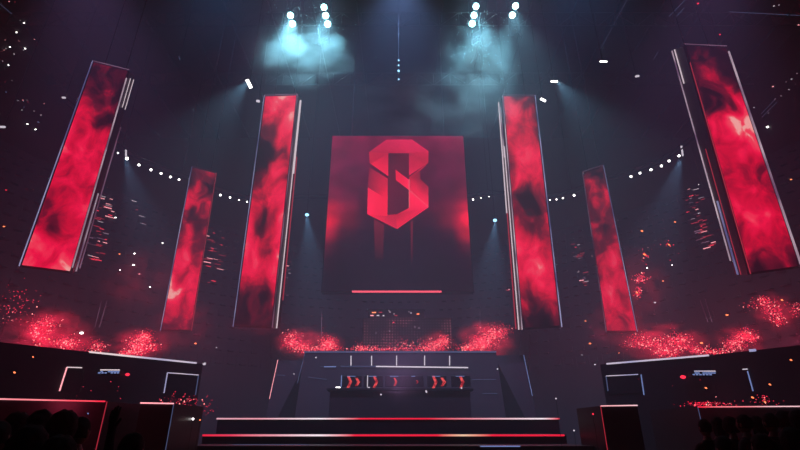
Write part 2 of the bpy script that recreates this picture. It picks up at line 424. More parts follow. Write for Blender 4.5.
for cx_, lab, marks, sc in MON:
    c = kp(cx_, 382); w = 1.15; h = kp(400, 375.5).z-kp(400, 387.5).z
    root = empty('monitor', (c.x, YK, zl)); tag(root, 'black monitor '+lab, 'monitor', 'monitors on the players desk')
    bm = B(); box(bm, (c.x, YK, c.z+.04), (w, .08, h-.05)); bmesh.ops.bevel(bm, geom=bm.edges[:], offset=.02, segments=1, affect='EDGES'); obj('housing', bm, M['black_metal'], root)
    bm = B(); box(bm, (c.x, YK+.05, zl+.02), (.4, .3, .04)); bar(bm, (c.x, YK+.05, zl), (c.x, YK+.05, c.z), .06); obj('stand', bm, M['black_metal'], root)
    for k, mx in enumerate(marks):
        bm = B(); mxx = kp(mx, 381).x; s_ = .33*(sc if k == 0 else sc*.7); z0 = c.z
        if sc < .5: s_ *= .6
        for sg in (1, -1):   # chevron
            hexa(bm, [(mxx-.12*sc, YK-.05, z0+sg*s_), (mxx+.03*sc, YK-.05, z0+sg*s_), (mxx+.2*sc, YK-.05, z0), (mxx+.02*sc, YK-.05, z0),
                      (mxx-.12*sc, YK-.042, z0+sg*s_), (mxx+.03*sc, YK-.042, z0+sg*s_), (mxx+.2*sc, YK-.042, z0), (mxx+.02*sc, YK-.042, z0)])
        obj('screen_mark', bm, M['icon'], root)
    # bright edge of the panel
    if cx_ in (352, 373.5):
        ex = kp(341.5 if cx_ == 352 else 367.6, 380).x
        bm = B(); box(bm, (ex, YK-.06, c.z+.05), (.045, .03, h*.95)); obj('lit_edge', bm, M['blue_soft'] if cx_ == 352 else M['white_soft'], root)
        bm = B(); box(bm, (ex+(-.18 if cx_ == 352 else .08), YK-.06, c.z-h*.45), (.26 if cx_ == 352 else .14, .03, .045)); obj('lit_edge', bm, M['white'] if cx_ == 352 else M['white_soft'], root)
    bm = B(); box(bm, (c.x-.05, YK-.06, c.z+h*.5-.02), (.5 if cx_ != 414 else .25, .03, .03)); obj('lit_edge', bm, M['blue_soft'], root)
# little lights on the desk plinth
for i, (x, y) in enumerate(((426, 391), (381, 394.5), (426.5, 392), (292.6, 386), (316, 357.5), (461.5, 388), (294, 392.5), (294, 374), (503, 381), (497.5, 369))):
    p = dpt(x, y, 3.6) if 330 < x < 470 else dpt(x, y, .12)
    bm = B(); bmesh.ops.create_icosphere(bm, subdivisions=1, radius=.05, matrix=Matrix.Translation(p)); obj('indicator_light', bm, M['white_soft'], deck)

# ---------------------------------------------------------------- frames, monitors on the side decks
def frame_on(label, root_name, segs, parent_mat, w=.032, cat='door frame', panel=None):
    p0 = dpt(*segs[0][:2]); root = empty(root_name, (p0.x, p0.y, 0)); tag(root, label, cat, 'lit frames on the side decks')
    for (x0, y0, x1, y1, m) in segs:
        bm = B(); bar(bm, dpt(x0, y0, .1), dpt(x1, y1, .1), w); obj('frame_light', bm, m, root)
    if panel:
        bm = B(); q = [dpt(x, y, .05) for x, y in panel]; dv = Vector((0, .1, 0)); hexa(bm, q+[p+dv for p in q]); obj('door_panel', bm, M['black_metal'], root)
    return root
frame_on('left deck opening framed by a white light bar and pink slanted post', 'lit_frame', [(67, 367.2, 82, 367.7, M['strip_blue']), (67, 367.2, 59.5, 391, M['pink'])], None, panel=[(60, 391), (80, 392), (84, 368), (67.5, 368)])
frame_on('square lit door frame under the inner end of the left deck', 'lit_frame', [(167.5, 372.7, 198.5, 375, M['strip_blue']), (167.5, 372.7, 164, 393, M['strip_blue']), (198.5, 375, 195.5, 395, M['blue_dim'])], None, panel=[(164.5, 395), (195.5, 396), (198, 375.3), (168, 373.2)])
frame_on('square lit door frame under the inner end of the right deck', 'lit_frame', [(606, 376, 638, 374.4, M['strip_blue']), (606, 376, 608, 391, M['blue_dim']), (641, 374.5, 644, 395, M['blue_soft'])], None, panel=[(608, 394), (641, 393), (638.5, 374.8), (606.8, 376.4)])
frame_on('short white bar and slanted pale post at the outer end of the right deck', 'lit_frame', [(742.5, 369.3, 747.5, 369, M['white_soft']), (747.5, 371, 753, 391, M['blue_soft'])], None, w=.03)
def side_monitor(label, x0, x1, y0, y1, dx):
    q = [dpt(x0, y1, .35), dpt(x1, y1, .35), dpt(x1+dx, y0, .35), dpt(x0+dx, y0, .35)]
    c = sum(q, Vector())/4; root = empty('status_display', (c.x, c.y, c.z)); tag(root, label, 'display', 'blue displays on the side decks')
    bm = B(); dv = Vector((0, .28, 0)); hexa(bm, q+[p+dv for p in q]); obj('housing', bm, M['black_metal'], root)
    bm = B(); f = Vector((0, -.03, 0)); bar(bm, q[3].lerp(q[2], .1)+f, q[2]+f, .035); obj('top_light', bm, M['strip_blue'], root)
    bm = B(); random.seed(int(x0))
    for r_, cnt in ((.35, 7), (.65, 9)):
        for k in range(cnt):
            if random.random() < .25: continue
            a = q[0].lerp(q[1], (k+.5)/cnt).lerp(q[3].lerp(q[2], (k+.5)/cnt), r_)+f
            box(bm, a, (.09, .02, .05))
    obj('readout', bm, M['blue_soft'], root)
side_monitor('slim blue lit display on the left side deck front', 98, 119.5, 370, 374.5, .5)
side_monitor('slim blue lit display on the right side deck front', 692, 715.5, 371.2, 376.5, -.5)
bm = B(); p = dpt(683, 377, .2); bmesh.ops.create_icosphere(bm, subdivisions=2, radius=.09, matrix=Matrix.Translation(p) @ Matrix.Diagonal((1.3, .6, .8, 1)))
tag(obj('warning_lamp', bm, M['red_led']), 'round red lamp glowing left of the blue display on the right deck', 'lamp')
bm = B(); p = dpt(127.5, 374.5, .2); bmesh.ops.create_icosphere(bm, subdivisions=2, radius=.07, matrix=Matrix.Translation(p) @ Matrix.Diagonal((1.3, .6, .8, 1)))
tag(obj('warning_lamp', bm, M['red_led']), 'round red lamp glowing right of the blue display on the left deck', 'lamp')

# ---------------------------------------------------------------- main screen with emblem
YS = 42.0
scr = empty('main_screen', (0, YS, at(400, 290, YS).z)); tag(scr, 'huge square red LED screen with faceted emblem over the stage', 'screen')
stl, str_ = at(332.5, 136, YS), at(463.2, 136, YS); zb = at(400, 291, YS).z
X0, X1, Z1 = stl.x, str_.x, stl.z
GRID = [ # rows top -> bottom ; 8 columns ; sRGB of the picture shown
 [(120,7,52),(118,7,50),(112,6,48),(112,6,48),(112,6,48),(110,6,48),(118,7,50),(120,7,48)],
 [(118,7,50),(112,7,50),(100,6,46),(100,6,46),(100,6,46),(98,6,46),(108,7,48),(110,6,46)],
 [(110,7,48),(100,7,48),(90,6,44),(90,5,40),(90,5,40),(90,6,44),(98,7,46),(100,6,44)],
 [(104,7,46),(92,7,46),(80,5,42),(82,4,38),(82,4,38),(82,6,42),(90,7,44),(92,6,42)],
 [(100,7,44),(86,7,42),(74,5,38),(78,4,34),(78,4,34),(76,6,38),(84,7,42),(92,6,40)],
 [(112,7,44),(88,7,40),(66,5,36),(80,4,34),(70,4,32),(74,5,36),(84,7,40),(118,7,42)],
 [(190,7,48),(120,7,42),(64,4,32),(84,4,34),(66,3,28),(70,4,32),(106,7,40),(200,7,50)],
 [(230,7,50),(112,5,36),(46,3,26),(60,2,26),(46,2,24),(48,3,26),(108,5,36),(250,9,56)],
 [(150,5,38),(50,2,22),(26,2,20),(36,2,22),(30,2,20),(28,2,20),(50,3,26),(200,7,46)],
 [(70,3,26),(26,2,18),(18,2,16),(22,2,16),(22,2,16),(18,2,16),(24,2,18),(70,3,26)],
 [(36,2,18),(16,1,14),(12,1,12),(12,1,12),(12,1,12),(12,1,12),(14,1,14),(30,2,18)],
 [(14,1,12),(9,1,10),(8,1,9),(8,1,9),(8,1,9),(8,1,9),(9,1,10),(14,1,12)],
 [(9,1,10),(8,1,9),(8,1,9),(8,1,9),(8,1,9),(8,1,9),(8,1,9),(9,1,10)]]
def grid_sample(g, u, v):
    R, C = len(g), len(g[0]); x, y = u*(C-1), v*(R-1); i, j = min(int(x), C-2), min(int(y), R-2); fx, fy = x-i, y-j
    sx, sy = fx*fx*(3-2*fx), fy*fy*(3-2*fy)
    mixf = lambda a, b, t: tuple(p*(1-t)+q*t for p, q in zip(a, b)) if isinstance(a, tuple) else a*(1-t)+b*t
    return mixf(mixf(g[j][i], g[j][i+1], sx), mixf(g[j+1][i], g[j+1][i+1], sx), sy)
def grid_mesh(P, nu, nv):
    """P(u, v) -> point; v = 0 top"""
    me = bpy.data.meshes.new('screen'); vs = [P(i/nu, j/nv) for j in range(nv+1) for i in range(nu+1)]
    fs = [(j*(nu+1)+i, (j+1)*(nu+1)+i, (j+1)*(nu+1)+i+1, j*(nu+1)+i+1) for j in range(nv) for i in range(nu)]
    me.from_pydata([tuple(v) for v in vs], [], fs)
    uv = me.uv_layers.new(name='UVMap')
    for l in me.loops:
        k = l.vertex_index; uv.data[l.index].uv = ((k % (nu+1))/nu, 1-(k//(nu+1))/nv)
    return me
bm = B(); box(bm, ((X0+X1)/2, YS+.45, (Z1+zb)/2), (X1-X0+.2, .8, Z1-zb+.2)); obj('cabinet', bm, M['black_metal'], scr)
nu, nv = 56, 72
me = grid_mesh(lambda u, v: Vector((X0+(X1-X0)*u, YS, Z1+(zb-Z1)*v)), nu, nv)
ca = me.color_attributes.new('picture', 'FLOAT_COLOR', 'POINT')
for k in range(len(me.vertices)):
    c = lin(grid_sample(GRID, (k % (nu+1))/nu, (k//(nu+1))/nv)); ca.data[k].color = (*c, 1)
M['main_picture'] = attr_mat('main_screen_picture', 1.3, .4, .45)
link_mesh('screen_panel', me, M['main_picture'], scr)
# emblem facets (picture content, raised 4 cm so that each is its own lit facet)
M['emblem'] = attr_mat('emblem_picture', 1.3, .16, .5)
def facets(name, polys, dy):
    me = bpy.data.meshes.new(name); vs, fs, cs = [], [], []
    for poly in polys:
        b = len(vs)
        for (x, y, c) in poly: vs.append(tuple(at(x, y, YS-dy))); cs.append(c)
        fs.append(list(range(b, len(vs))))
    n0 = len(vs); 
    me.from_pydata(vs, [], fs)
    ca = me.color_attributes.new('picture', 'FLOAT_COLOR', 'POINT')
    for k, c in enumerate(cs): ca.data[k].color = (*lin(c), 1)
    return link_mesh(name, me, M['emblem'], scr)
hot, red, mid, dk, hole = (255, 22, 70), (238, 8, 56), (186, 8, 46), (128, 6, 38), (62, 4, 26)
facets('emblem_hole', [[(388, 152, hole), (388, 176, (96, 6, 38)), (388, 216, (84, 5, 34)), (409, 210, (70, 4, 30)), (409, 152, (90, 6, 36))]], .03)
facets('emblem_facet', [
 [(369, 152, (170, 11, 52)), (386.7, 139.5, (214, 19, 74)), (412, 139.5, (236, 24, 84)), (428.5, 151, (214, 17, 70)), (409, 153.2, (196, 12, 58)), (388.4, 153.2, (180, 11, 54))],
 [(369, 152, mid), (388.4, 153.2, (190, 11, 56)), (388.2, 176, hot), (372, 164.8, red), (369.6, 163, mid)],
 [(409, 153.2, (176, 11, 52)), (428.5, 151, (214, 16, 66)), (428.3, 163, mid), (409, 175.5, (226, 16, 68))],
], .05)
facets('emblem_facet', [
 [(369.2, 167, (116, 7, 42)), (387.8, 178.5, (196, 12, 56)), (387.6, 200, red), (367.8, 187.5, (140, 9, 46))],
 [(367.8, 187.5, hot), (387.6, 200, red), (387.4, 216, red), (367.3, 214.2, hot)],
 [(367.3, 214.2, red), (387.4, 215, mid), (400, 214, mid), (409, 208, red), (397, 229, (210, 13, 60))],
], .05)
facets('emblem_facet', [
 [(409, 190.5, hot), (428.5, 207.2, (255, 16, 72)), (397, 229, red), (396, 214.8, mid), (409, 208, hot)],
], .06)
facets('emblem_facet', [
 [(395.5, 169.5, red), (398, 171.5, red), (409.2, 180, (255, 24, 84)), (409, 190, hot), (395.8, 180, (236, 16, 66))],
 [(409.2, 177, mid), (426.8, 164.3, (236, 16, 70)), (420, 171, dk), (420.5, 179, dk), (428.5, 187, (170, 8, 48)), (428.4, 206.8, hot), (409.2, 190, (214, 10, 56))],
], .07)
facets('emblem_glow_streak', [
 [(374, 219, (110, 6, 34)), (384, 225, (100, 6, 32)), (383, 262, (12, 3, 10)), (375, 262, (12, 3, 10))],
], .02)
facets('emblem_glow_streak', [
 [(410.6, 222, (110, 6, 34)), (413, 220, (100, 6, 32)), (412.4, 266, (24, 4, 16)), (411, 266, (24, 4, 16))],
], .02)
bm = B()
for a, b in (((409, 190), (428.5, 207)), ((409.2, 179), (409.1, 208))): bar(bm, at(*a, YS-.1), at(*b, YS-.1), .06, .02)
obj('emblem_line', bm, emit('emblem_line', lin((255, 120, 130)), 1.0), scr)
# the red bar light under the screen
zbb = at(400, 291.6, YS-.6).z; xl, xr = at(352, 291.6, YS-.6).x, at(441.5, 291.6, YS-.6).x
bl2 = empty('bar_light', (0, YS-.6, zbb)); tag(bl2, 'long thin red light bar along the foot of the main screen', 'light bar')
bm = B(); box(bm, ((xl+xr)/2, YS-.45, zbb), (xr-xl+.1, .2, .26)); obj('housing', bm, M['black_metal'], bl2)
bm = B(); box(bm, ((xl+xr)/2, YS-.6, zbb), (xr-xl, .1, .15)); obj('tube', bm, emit('bar_tube', (1, .10, .16), 1.3), bl2)
for x in (X0+2, X1-2):
    bm = B(); bar(bm, (x, YS+.3, Z1), (x, YS+.3, 43.6), .06); obj('hanging_cable', bm, M['black_metal'], scr)

# ---------------------------------------------------------------- LED towers
def tower(label, TL, TR, BL, BR, YL, levels, side=None, swap=False, seed=0, frame=.03, lights=None, gain=1.0, sideY=1.6, scale=(1.9, 9), contrast=.65):
    """front face corners in the picture; side = (top, bottom) picture points of the visible side's back edge"""
    if not swap:
        a = at(*TL, YL); b = at_z(*TR, a.z)
    else:
        b = at(*TR, YL); a = at_z(*TL, b.z)
    c = at(*BL, a.y); d = at(*BR, b.y)
    dn = (b-a).cross(c-a).normalized()
    if dn.y > 0: dn = -dn         # dn faces the audience
    root = empty('led_tower', ((c.x+d.x)/2, (c.y+d.y)/2, min(c.z, d.z))); tag(root, label, 'LED tower', 'hanging red LED towers')
    if side:
        s0, s1, right = side
        if right:
            bt, bb = at(*s0, b.y+sideY), at(*s1, d.y+sideY); at_, ab = a+(bt-b), c+(bb-d)
        else:
            at_, ab = at(*s0, a.y+sideY), at(*s1, c.y+sideY); bt, bb = b+(at_-a), d+(ab-c)
    else:
        k = -dn*.35; at_, bt, ab, bb = a+k, b+k, c+k, d+k
    bm = B(); hexa(bm, [c, d, b, a, ab, bb, bt, at_]); obj('cabinet', bm, M['dark_panel'], root)
    nu, nv = 24, 120; off = dn*.14
    f = frame
    def P(u, v):
        u2 = f+(1-2*f)*u; v2 = .006+.988*v
        return a.lerp(b, u2).lerp(c.lerp(d, u2), v2)+off
    me = grid_mesh(P, nu, nv)
    at2 = me.attributes.new('level', 'FLOAT', 'POINT')
    for k in range(len(me.vertices)):
        at2.data[k].value = grid_sample(levels, (k % (nu+1))/nu, (k//(nu+1))/nv)
    link_mesh('screen_panel', me, video_mat('tower_picture', seed=seed, gain=gain, scale=scale, contrast=contrast), root)
    off2 = dn*.17
    for (kind, u, v0, v1, w, mat) in lights or ():
        bm = B()
        if kind == 'f': p, q = a.lerp(b, u), c.lerp(d, u); o_ = off2
        else:
            if side[2]: p, q = b.lerp(bt, u), d.lerp(bb, u); o_ = (b-a).normalized()*.05
            else: p, q = a.lerp(at_, u), c.lerp(ab, u); o_ = (a-b).normalized()*.05
        bar(bm, p.lerp(q, v0)+o_, p.lerp(q, v1)+o_, w); obj('edge_light', bm, M[mat] if isinstance(mat, str) else mat, root)
    bm = B(); bar(bm, a+off2, b+off2, .035); obj('top_trim', bm, M['edge_dim'], root)
    for t in (.2, .8):
        p = a.lerp(b, t)+((at_-a)*.5); bm = B(); bar(bm, p, (p.x, p.y, 46), .05); obj('hanging_cable', bm, M['black_metal'], root)
    return root
M['edge_white'] = emit_noise('edge_white', lin((120, 90, 120)), lin((225, 200, 215)), .8, .35)
M['edge_dim'] = emit_noise('edge_dim', lin((80, 30, 55)), lin((150, 110, 140)), .7, .3)
M['edge_red'] = emit('edge_red', lin((190, 50, 70)), .8)
M['edge_blue'] = emit_noise('edge_blue', lin((90, 90, 140)), lin((170, 170, 215)), .9, .3)
M['edge_cream'] = emit('edge_cream', lin((235, 215, 225)), .9)
OL = [[.25,.3,.3,.25],[.3,.35,.35,.2],[.5,.35,.45,.3],[.75,.55,.3,.25],[.97,.75,.65,.55],[.85,.75,.7,.7],[.75,.7,.6,.7],[.55,.5,.65,.7],[.4,.45,.7,.75],[.75,.7,.8,.75],[.8,.8,.8,.85]]
OR = [[.15,.15,.15,.1],[.2,.3,.2,.15],[.3,.4,.35,.2],[.2,.3,.5,.75],[.65,.8,.95,1.05],[.72,.75,.85,.85],[.5,.55,.5,.5],[.6,.7,.6,.4],[.7,.9,.75,.65],[.6,.55,.6,.55],[.35,.3,.3,.25]]
IL = [[.6,.8,.85,.85],[.5,.7,.8,.8],[.15,.4,.7,.7],[.12,.12,.5,.6],[.3,.5,.7,.6],[.5,.6,.7,.75],[.75,.4,.5,.8],[.9,.7,.5,.8],[.8,.8,.8,.7],[.25,.35,.25,.5],[.1,.1,.1,.05]]  # dim last row puts the tower foot's fade into haze into the picture
IR = [[.45,.4,.35,.35],[.5,.75,.6,.35],[.6,.5,.7,.5],[.5,.8,.8,.7],[.5,.65,.6,.6],[.3,.2,.3,.5],[.6,.3,.4,.6],[.85,.75,.6,.5],[.8,.85,.85,.6],[.5,.4,.5,.55],[.1,.1,.05,.1]]  # last row darkened likewise, a haze fade in the picture
B2L = [[.4,.35,.35,.3],[.35,.5,.45,.2],[.6,.6,.5,.5],[.6,.3,.5,.5],[.3,.5,.3,.4],[.6,.7,.4,.4],[.8,.85,.6,.6],[.8,.7,.8,.7],[.9,.85,.7,.75],[.6,.6,.6,.6],[.3,.3,.3,.3]]
B2R = [[.2,.2,.2,.3],[.4,.55,.4,.3],[.4,.65,.5,.6],[.3,.4,.3,.3],[.5,.4,.3,.5],[.3,.4,.5,.6],[.5,.6,.8,.5],[.4,.5,.6,.5],[.8,.85,.7,.6],[.6,.7,.6,.7],[.5,.5,.5,.6]]
tower('tall tilted red LED tower nearest the left edge of the arena', (93, 62.5), (129.5, 71.5), (20, 267), (72, 273.5), 22, OL, ((134.5, 77), (79, 268), True), lights=[
    ('f', .0, .0, 1, .035, 'edge_blue'), ('f', .99, .05, .98, .05, 'edge_white'), ('s', .3, .03, .2, .03, 'edge_cream'), ('s', .85, .02, .2, .03, 'edge_cream'), ('s', .4, .65, 1, .05, 'edge_white'), ('s', .95, .3, 1, .04, 'edge_dim')], seed=1.3, frame=.04)
tower('tall tilted red LED tower nearest the right edge of the arena', (683, 46), (725, 48), (748, 275), (799, 268), 22, OR, ((672.5, 51), (735, 274.5), False), swap=True, lights=[
    ('f', 1.0, .03, 1, .07, 'edge_white'), ('f', .0, .1, 1, .035, 'edge_red'), ('s', .98, .0, .95, .05, 'edge_white'), ('s', .72, .0, .18, .05, 'edge_cream'), ('s', .7, .72, 1, .06, 'edge_blue'), ('s', .45, .5, 1, .03, 'edge_red')], seed=4.1, frame=.03)
tower('tall red LED tower just left of the main screen', (265, 96.5), (298, 95.5), (234, 327), (273, 328.5), 30, IL, ((302.5, 98), (280, 328), True), lights=[
    ('f', .0, .0, 1, .035, 'edge_blue'), ('f', 1.0, .0, 1, .05, 'edge_dim'), ('s', .5, .02, .38, .13, 'edge_cream'), ('s', .4, .38, 1, .06, 'edge_cream'), ('s', .9, .3, .9, .06, 'edge_red')], seed=7.7, frame=.035)
tower('tall red LED tower just right of the main screen', (502, 96.3), (534.5, 96.5), (521.5, 330), (561, 327.5), 30, IR, ((498.5, 99), (515.5, 329), False), swap=True, lights=[
    ('f', 1.0, .0, 1, .05, 'edge_blue'), ('f', .0, .0, 1, .06, 'edge_white'), ('s', .5, .05, .3, .07, 'edge_white'), ('s', .9, .02, .55, .07, 'edge_cream'), ('s', .3, .25, 1, .06, 'edge_cream'), ('s', .8, .55, 1, .06, 'edge_red')], seed=11.2, frame=.035)
tower('slim distant red LED tower behind the two left towers', (191.5, 167), (216, 173.5), (160, 331), (191, 331), 37, B2L, lights=[('f', 0, 0, 1, .035, 'edge_blue'), ('f', 1, 0, 1, .035, 'edge_red')], seed=3.3, gain=1.0)
tower('slim distant red LED tower behind the two right towers', (583, 172.5), (604, 165.6), (607, 332), (638, 332), 37, B2R, swap=True, lights=[('f', 0, 0, 1, .035, 'edge_dim'), ('f', 1, 0, 1, .035, 'edge_blue')], seed=5.9, gain=.9)

# ---------------------------------------------------------------- lamps
def spot(name, p, tgt, power, col, size=60, blend=1.0, rad=.15, parent=None):
    l = bpy.data.lights.new(name, 'SPOT'); l.energy = power; l.color = col; l.spot_size = math.radians(size); l.spot_blend = blend; l.shadow_soft_size = rad
    o = bpy.data.objects.new(name, l); COL.objects.link(o); o.location = p
    o.rotation_euler = (Vector(tgt)-Vector(p)).to_track_quat('-Z', 'Y').to_euler()
    return o
def fixture(name, p, aim, label, cat, group, lens_mat, r=.35, top=None, hang=True):
    p = Vector(p); d = (Vector(aim)-p).normalized()
    root = empty(name, p); tag(root, label, cat, group)
    bm = B(); cyl(bm, p-d*r*2.2, p-d*.05, r*.75, r*1.05, 16); cyl(bm, p-d*r*2.6, p-d*r*2.2, r*.5, r*.75, 16); obj('housing', bm, M['black_metal'], root)
    bm = B(); cyl(bm, p-d*.06, p, r*.95, r*.95, 18); obj('lens', bm, lens_mat, root)
    bm = B(); side = d.cross(Vector((0, 0, 1))).normalized()*r*1.25; base = p-d*r*1.1
    bar(bm, base+side, base+side+Vector((0, 0, r*1.8)), r*.18); bar(bm, base-side, base-side+Vector((0, 0, r*1.8)), r*.18); bar(bm, base+side+Vector((0, 0, r*1.8)), base-side+Vector((0, 0, r*1.8)), r*.18)
    obj('yoke', bm, M['black_metal'], root)
    if hang:
        bm = B(); bar(bm, base+Vector((0, 0, r*1.8)), (base.x, base.y, top if top else 45.9), .05); obj('hanging_rod', bm, M['black_metal'], root)
    return root
# four ladders of cyan lamps under the roof
CL = [('left outer', [(290.5, 15.5), (292.5, 23.8)]), ('left inner', [(324, 7.3), (325.7, 15.6), (327.6, 24)]),
      ('right inner', [(476, 6.3), (474, 15.3), (472.2, 23.7)]), ('right outer', [(515.5, 6), (512.3, 15.2)])]
ORD = {2: ['upper', 'lower'], 3: ['top', 'middle', 'bottom']}
YC = 26
for cname, pts in CL:
    P = [at(x, y, YC) for x, y in pts]
    hx = 1 if 'left' in cname else -1
    lad = empty('lamp_ladder', (P[0].x, YC, 0)); lad.location.z = P[-1].z-1; tag(lad, 'hanging ladder truss carrying the %s stack of cyan lamps' % cname, 'truss', 'ladder trusses for the cyan lamps')
    bm = B(); z0, z1 = P[-1].z-1.2, 45.9; cx = P[0].x
    for sx in (-.35, .35): bar(bm, (cx+sx, YC+.9, z0), (cx+sx, YC+.9, z1), .08)
    k = z0
    while k < z1-.6: bar(bm, (cx-.35, YC+.9, k), (cx+.35, YC+.9, k+.5), .05); k += .5
    obj('ladder_frame', bm, M['truss'], lad)
    for i, p in enumerate(P):
        fixture('ceiling_lamp', p, CAM+Vector((0, 2, 0)), 'bright cyan stage lamp, %s in the %s stack under the roof' % (ORD[len(P)][i], cname), 'stage lamp', 'cyan lamps under the roof', M['cyan_lamp'], r=.24, top=p.z+.9)
# ring truss with small white lamps
ZR = 26.6
RING = [(118, 153), (127, 158.6), (139, 165), (151, 169.8), (161, 173.5), (170.5, 177), (179, 179.6), (220.5, 195), (230, 197.5), (239, 200), (247, 201.8),
        (473, 199.6), (481, 198), (489, 196.7), (550, 200), (556.5, 199.4), (563, 198.2), (574, 195.3), (631, 176.6), (640, 173.1), (651, 169.8), (661.5, 166), (669, 161), (679, 155.8)]
RP = [at_z(x, y, ZR) for x, y in RING]
ring = empty('ring_truss', (0, 40, ZR)); tag(ring, 'dark curved lighting truss ringing the arena behind the towers', 'truss')
bm = B()
full = [at_z(x, y, ZR) for x, y in [(60, 105)]] + RP + [at_z(x, y, ZR) for x, y in [(745, 105)]]
for a, b in zip(full, full[1:]):
    u = Vector((0, 0, .5)); u2 = Vector((0, 0, 1.0)); back = Vector((0, .35, 0))
    bar(bm, a+u+back, b+u+back, .08); bar(bm, a+u2+back, b+u2+back, .08)
    bar(bm, a+u+back, b+u2+back, .05)
obj('truss_chords', bm, M['black_metal'], ring)
for i in (0, 6, 10, 13, 17, 24):
    p = full[i+1] if i+1 < len(full) else full[-1]
    bm = B(); bar(bm, p+Vector((0, .35, 1)), (p.x, p.y+.35, 45.9), .05); obj('hanging_cable', bm, M['black_metal'], ring)
sz = [.16, .34, .26, .28, .26, .26, .24, .28, .24, .2, .2, .22, .12, .12, .16, .2, .2, .28, .28, .26, .28, .26, .26, .26]
for i, p in enumerate(RP):
    x = RING[i][0]
    sec = 'left of the slim left tower' if x < 190 else 'between the two nearest left towers' if x < 250 else 'just right of the main screen' if x < 500 else 'between the two nearest right towers' if x < 600 else 'right of the slim right tower'
    first = [k for k in range(len(RING)) if (RING[k][0] < 190) == (x < 190) and (RING[k][0] < 250) == (x < 250) and (RING[k][0] < 500) == (x < 500) and (RING[k][0] < 600) == (x < 600)]
    n_ = ['first', 'second', 'third', 'fourth', 'fifth', 'sixth', 'seventh'][first.index(i)]
    fixture('ring_lamp', p, CAM+Vector((0, 4, -1)), 'small white ring lamp, %s of those %s' % (n_, sec), 'stage lamp', 'small white lamps on the ring truss', M['white'], r=sz[i]*.48, top=ZR+.6)
# two upright lit tubes on the ring
for (x, y0, y1, lab) in ((126.6, 150.5, 158, 'left'), (682.3, 146.5, 156.3, 'right')):
    p = at_z(x, y1, ZR); q = at(x+(-.2 if lab == 'left' else -1.5), y0, p.y)
    bm = B(); bar(bm, p+Vector((0, -.1, 0)), q+Vector((0, -.1, 0)), .12); tag(obj('light_tube', bm, M['white_soft']), 'short upright white tube at the %s end of the ring lamps' % lab, 'light tube', 'upright tubes on the ring truss')
    
# single angled lamps in the air
def batten(x0, y0, x1, y1, Y, w, m, label):
    a, b = at(x0, y0, Y), at(x1, y1, Y); root = empty('batten_light', (a+b)/2); tag(root, label, 'light', 'small batten lights hung in the air')
    bm = B(); bar(bm, a, b, w); obj('tube', bm, m, root)
    bm = B(); bar(bm, a+Vector((0, .12, .06)), b+Vector((0, .12, .06)), w*1.3); obj('housing', bm, M['black_metal'], root)
    c = (a+b)/2; bm = B(); bar(bm, c+Vector((0, .12, .1)), (c.x, c.y+.12, 45.9), .04); obj('hanging_rod', bm, M['black_metal'], root)
batten(247.3, 80.6, 250.6, 87, 30, .24, M['white'], 'tilted bright white batten light above the left inner tower')
batten(256.5, 100.8, 259.5, 101.4, 30, .14, M['white_soft'], 'tiny pale batten light at the top corner of the left inner tower')
batten(551, 81.3, 557.5, 81.6, 30, .10, M['white'], 'level white batten light above the right inner tower')
batten(540.6, 98.6, 545.6, 101.2, 30, .12, M['white'], 'slanting white batten light right of the right inner tower top')
batten(600, 61.4, 607, 61.7, 30, .09, M['white'], 'level white batten light high between the two right towers')
batten(0, 126.8, 5, 127, 30, .12, M['white_soft'], 'pale batten light at the far left edge')
batten(635.5, 76.3, 639, 76, 34, .14, M['white_soft'], 'small pale batten light left of the outer right tower')
batten(62.2, 97.5, 65.5, 97.8, 34, .12, M['white_soft'], 'small pale batten light left of the outer left tower')
batten(178.5, 56, 180, 60, 34, .04, M['blue_dim'], 'faint batten light high above the slim left tower')
# bead string hanging high in the middle
root = empty('bead_string', at(398.7, 60, 38)); tag(root, 'thin vertical string of tiny blue beads high above the main screen', 'light string')
p0 = at(398.7, 58, 38); bm = B(); bar(bm, at(398.7, 88, 38), (p0.x, 38, 45.9), .03); obj('cord', bm, M['black_metal'], root)
for y in (61, 66, 71.5, 80):
    bm = B(); bmesh.ops.create_icosphere(bm, subdivisions=1, radius=.09 if y != 71.5 else .13, matrix=Matrix.Translation((p0.x, 37.9, at(398.7, y, 38).z))); obj('bead', bm, M['small_blue'], root)
# pair of blue back spots with beams
for x, y, lab in ((307, 215, 'left'), (495, 220.5, 'right')):
    p = at(x, y, 44)
    fixture('back_spot', p, p+Vector((.8 if lab == 'left' else -.8, -3, -7)), 'small blue spot with a downward beam just %s of the main screen' % lab, 'stage lamp', 'small blue spots beside the main screen', M['small_blue'], r=.2)
    spot('spot_beam', p+Vector((0, -.1, -.1)), p+Vector((1.5 if lab == 'left' else -1.5, -1.5, -8)), 7000, (.25, .6, 1), 34, .7)

# ---------------------------------------------------------------- small lights on the stands (found where the lines of sight meet the tiers)
def aisle(root, x, y, w, ang, m, t=.09):
    a = hit(x-w/2*math.cos(ang), y-w/2*math.sin(ang), off=.3)[0]; b = hit(x+w/2*math.cos(ang), y+w/2*math.sin(ang), off=.3)[0]
    if (a-b).length > 3: b = a.lerp(b, 3/(a-b).length)
    bm = B(); bar(bm, a, b, t); obj('aisle_light', bm, m, root)
random.seed(21)
mats = ['red_dim', 'red_dim', 'edge_dim', 'edge_white', 'red_led', 'pink', 'edge_red']
def cluster(root, xs, ys, n, ang, slant, wr=(2, 9), t=.07):
    for _ in range(n):
        v = random.random(); y = ys[0]+(ys[1]-ys[0])*v; x = random.uniform(*xs)+slant*v
        aisle(root, x, y, random.uniform(*wr), ang, M[random.choice(mats)], random.uniform(.04, t))
cluster(st_l, (100, 116), (195, 260), 44, .26, -14)
cluster(st_l, (128, 150), (200, 225), 6, .3, 0, (1, 8))
cluster(st_l, (206, 222), (232, 284), 28, .2, 0, (2, 8))
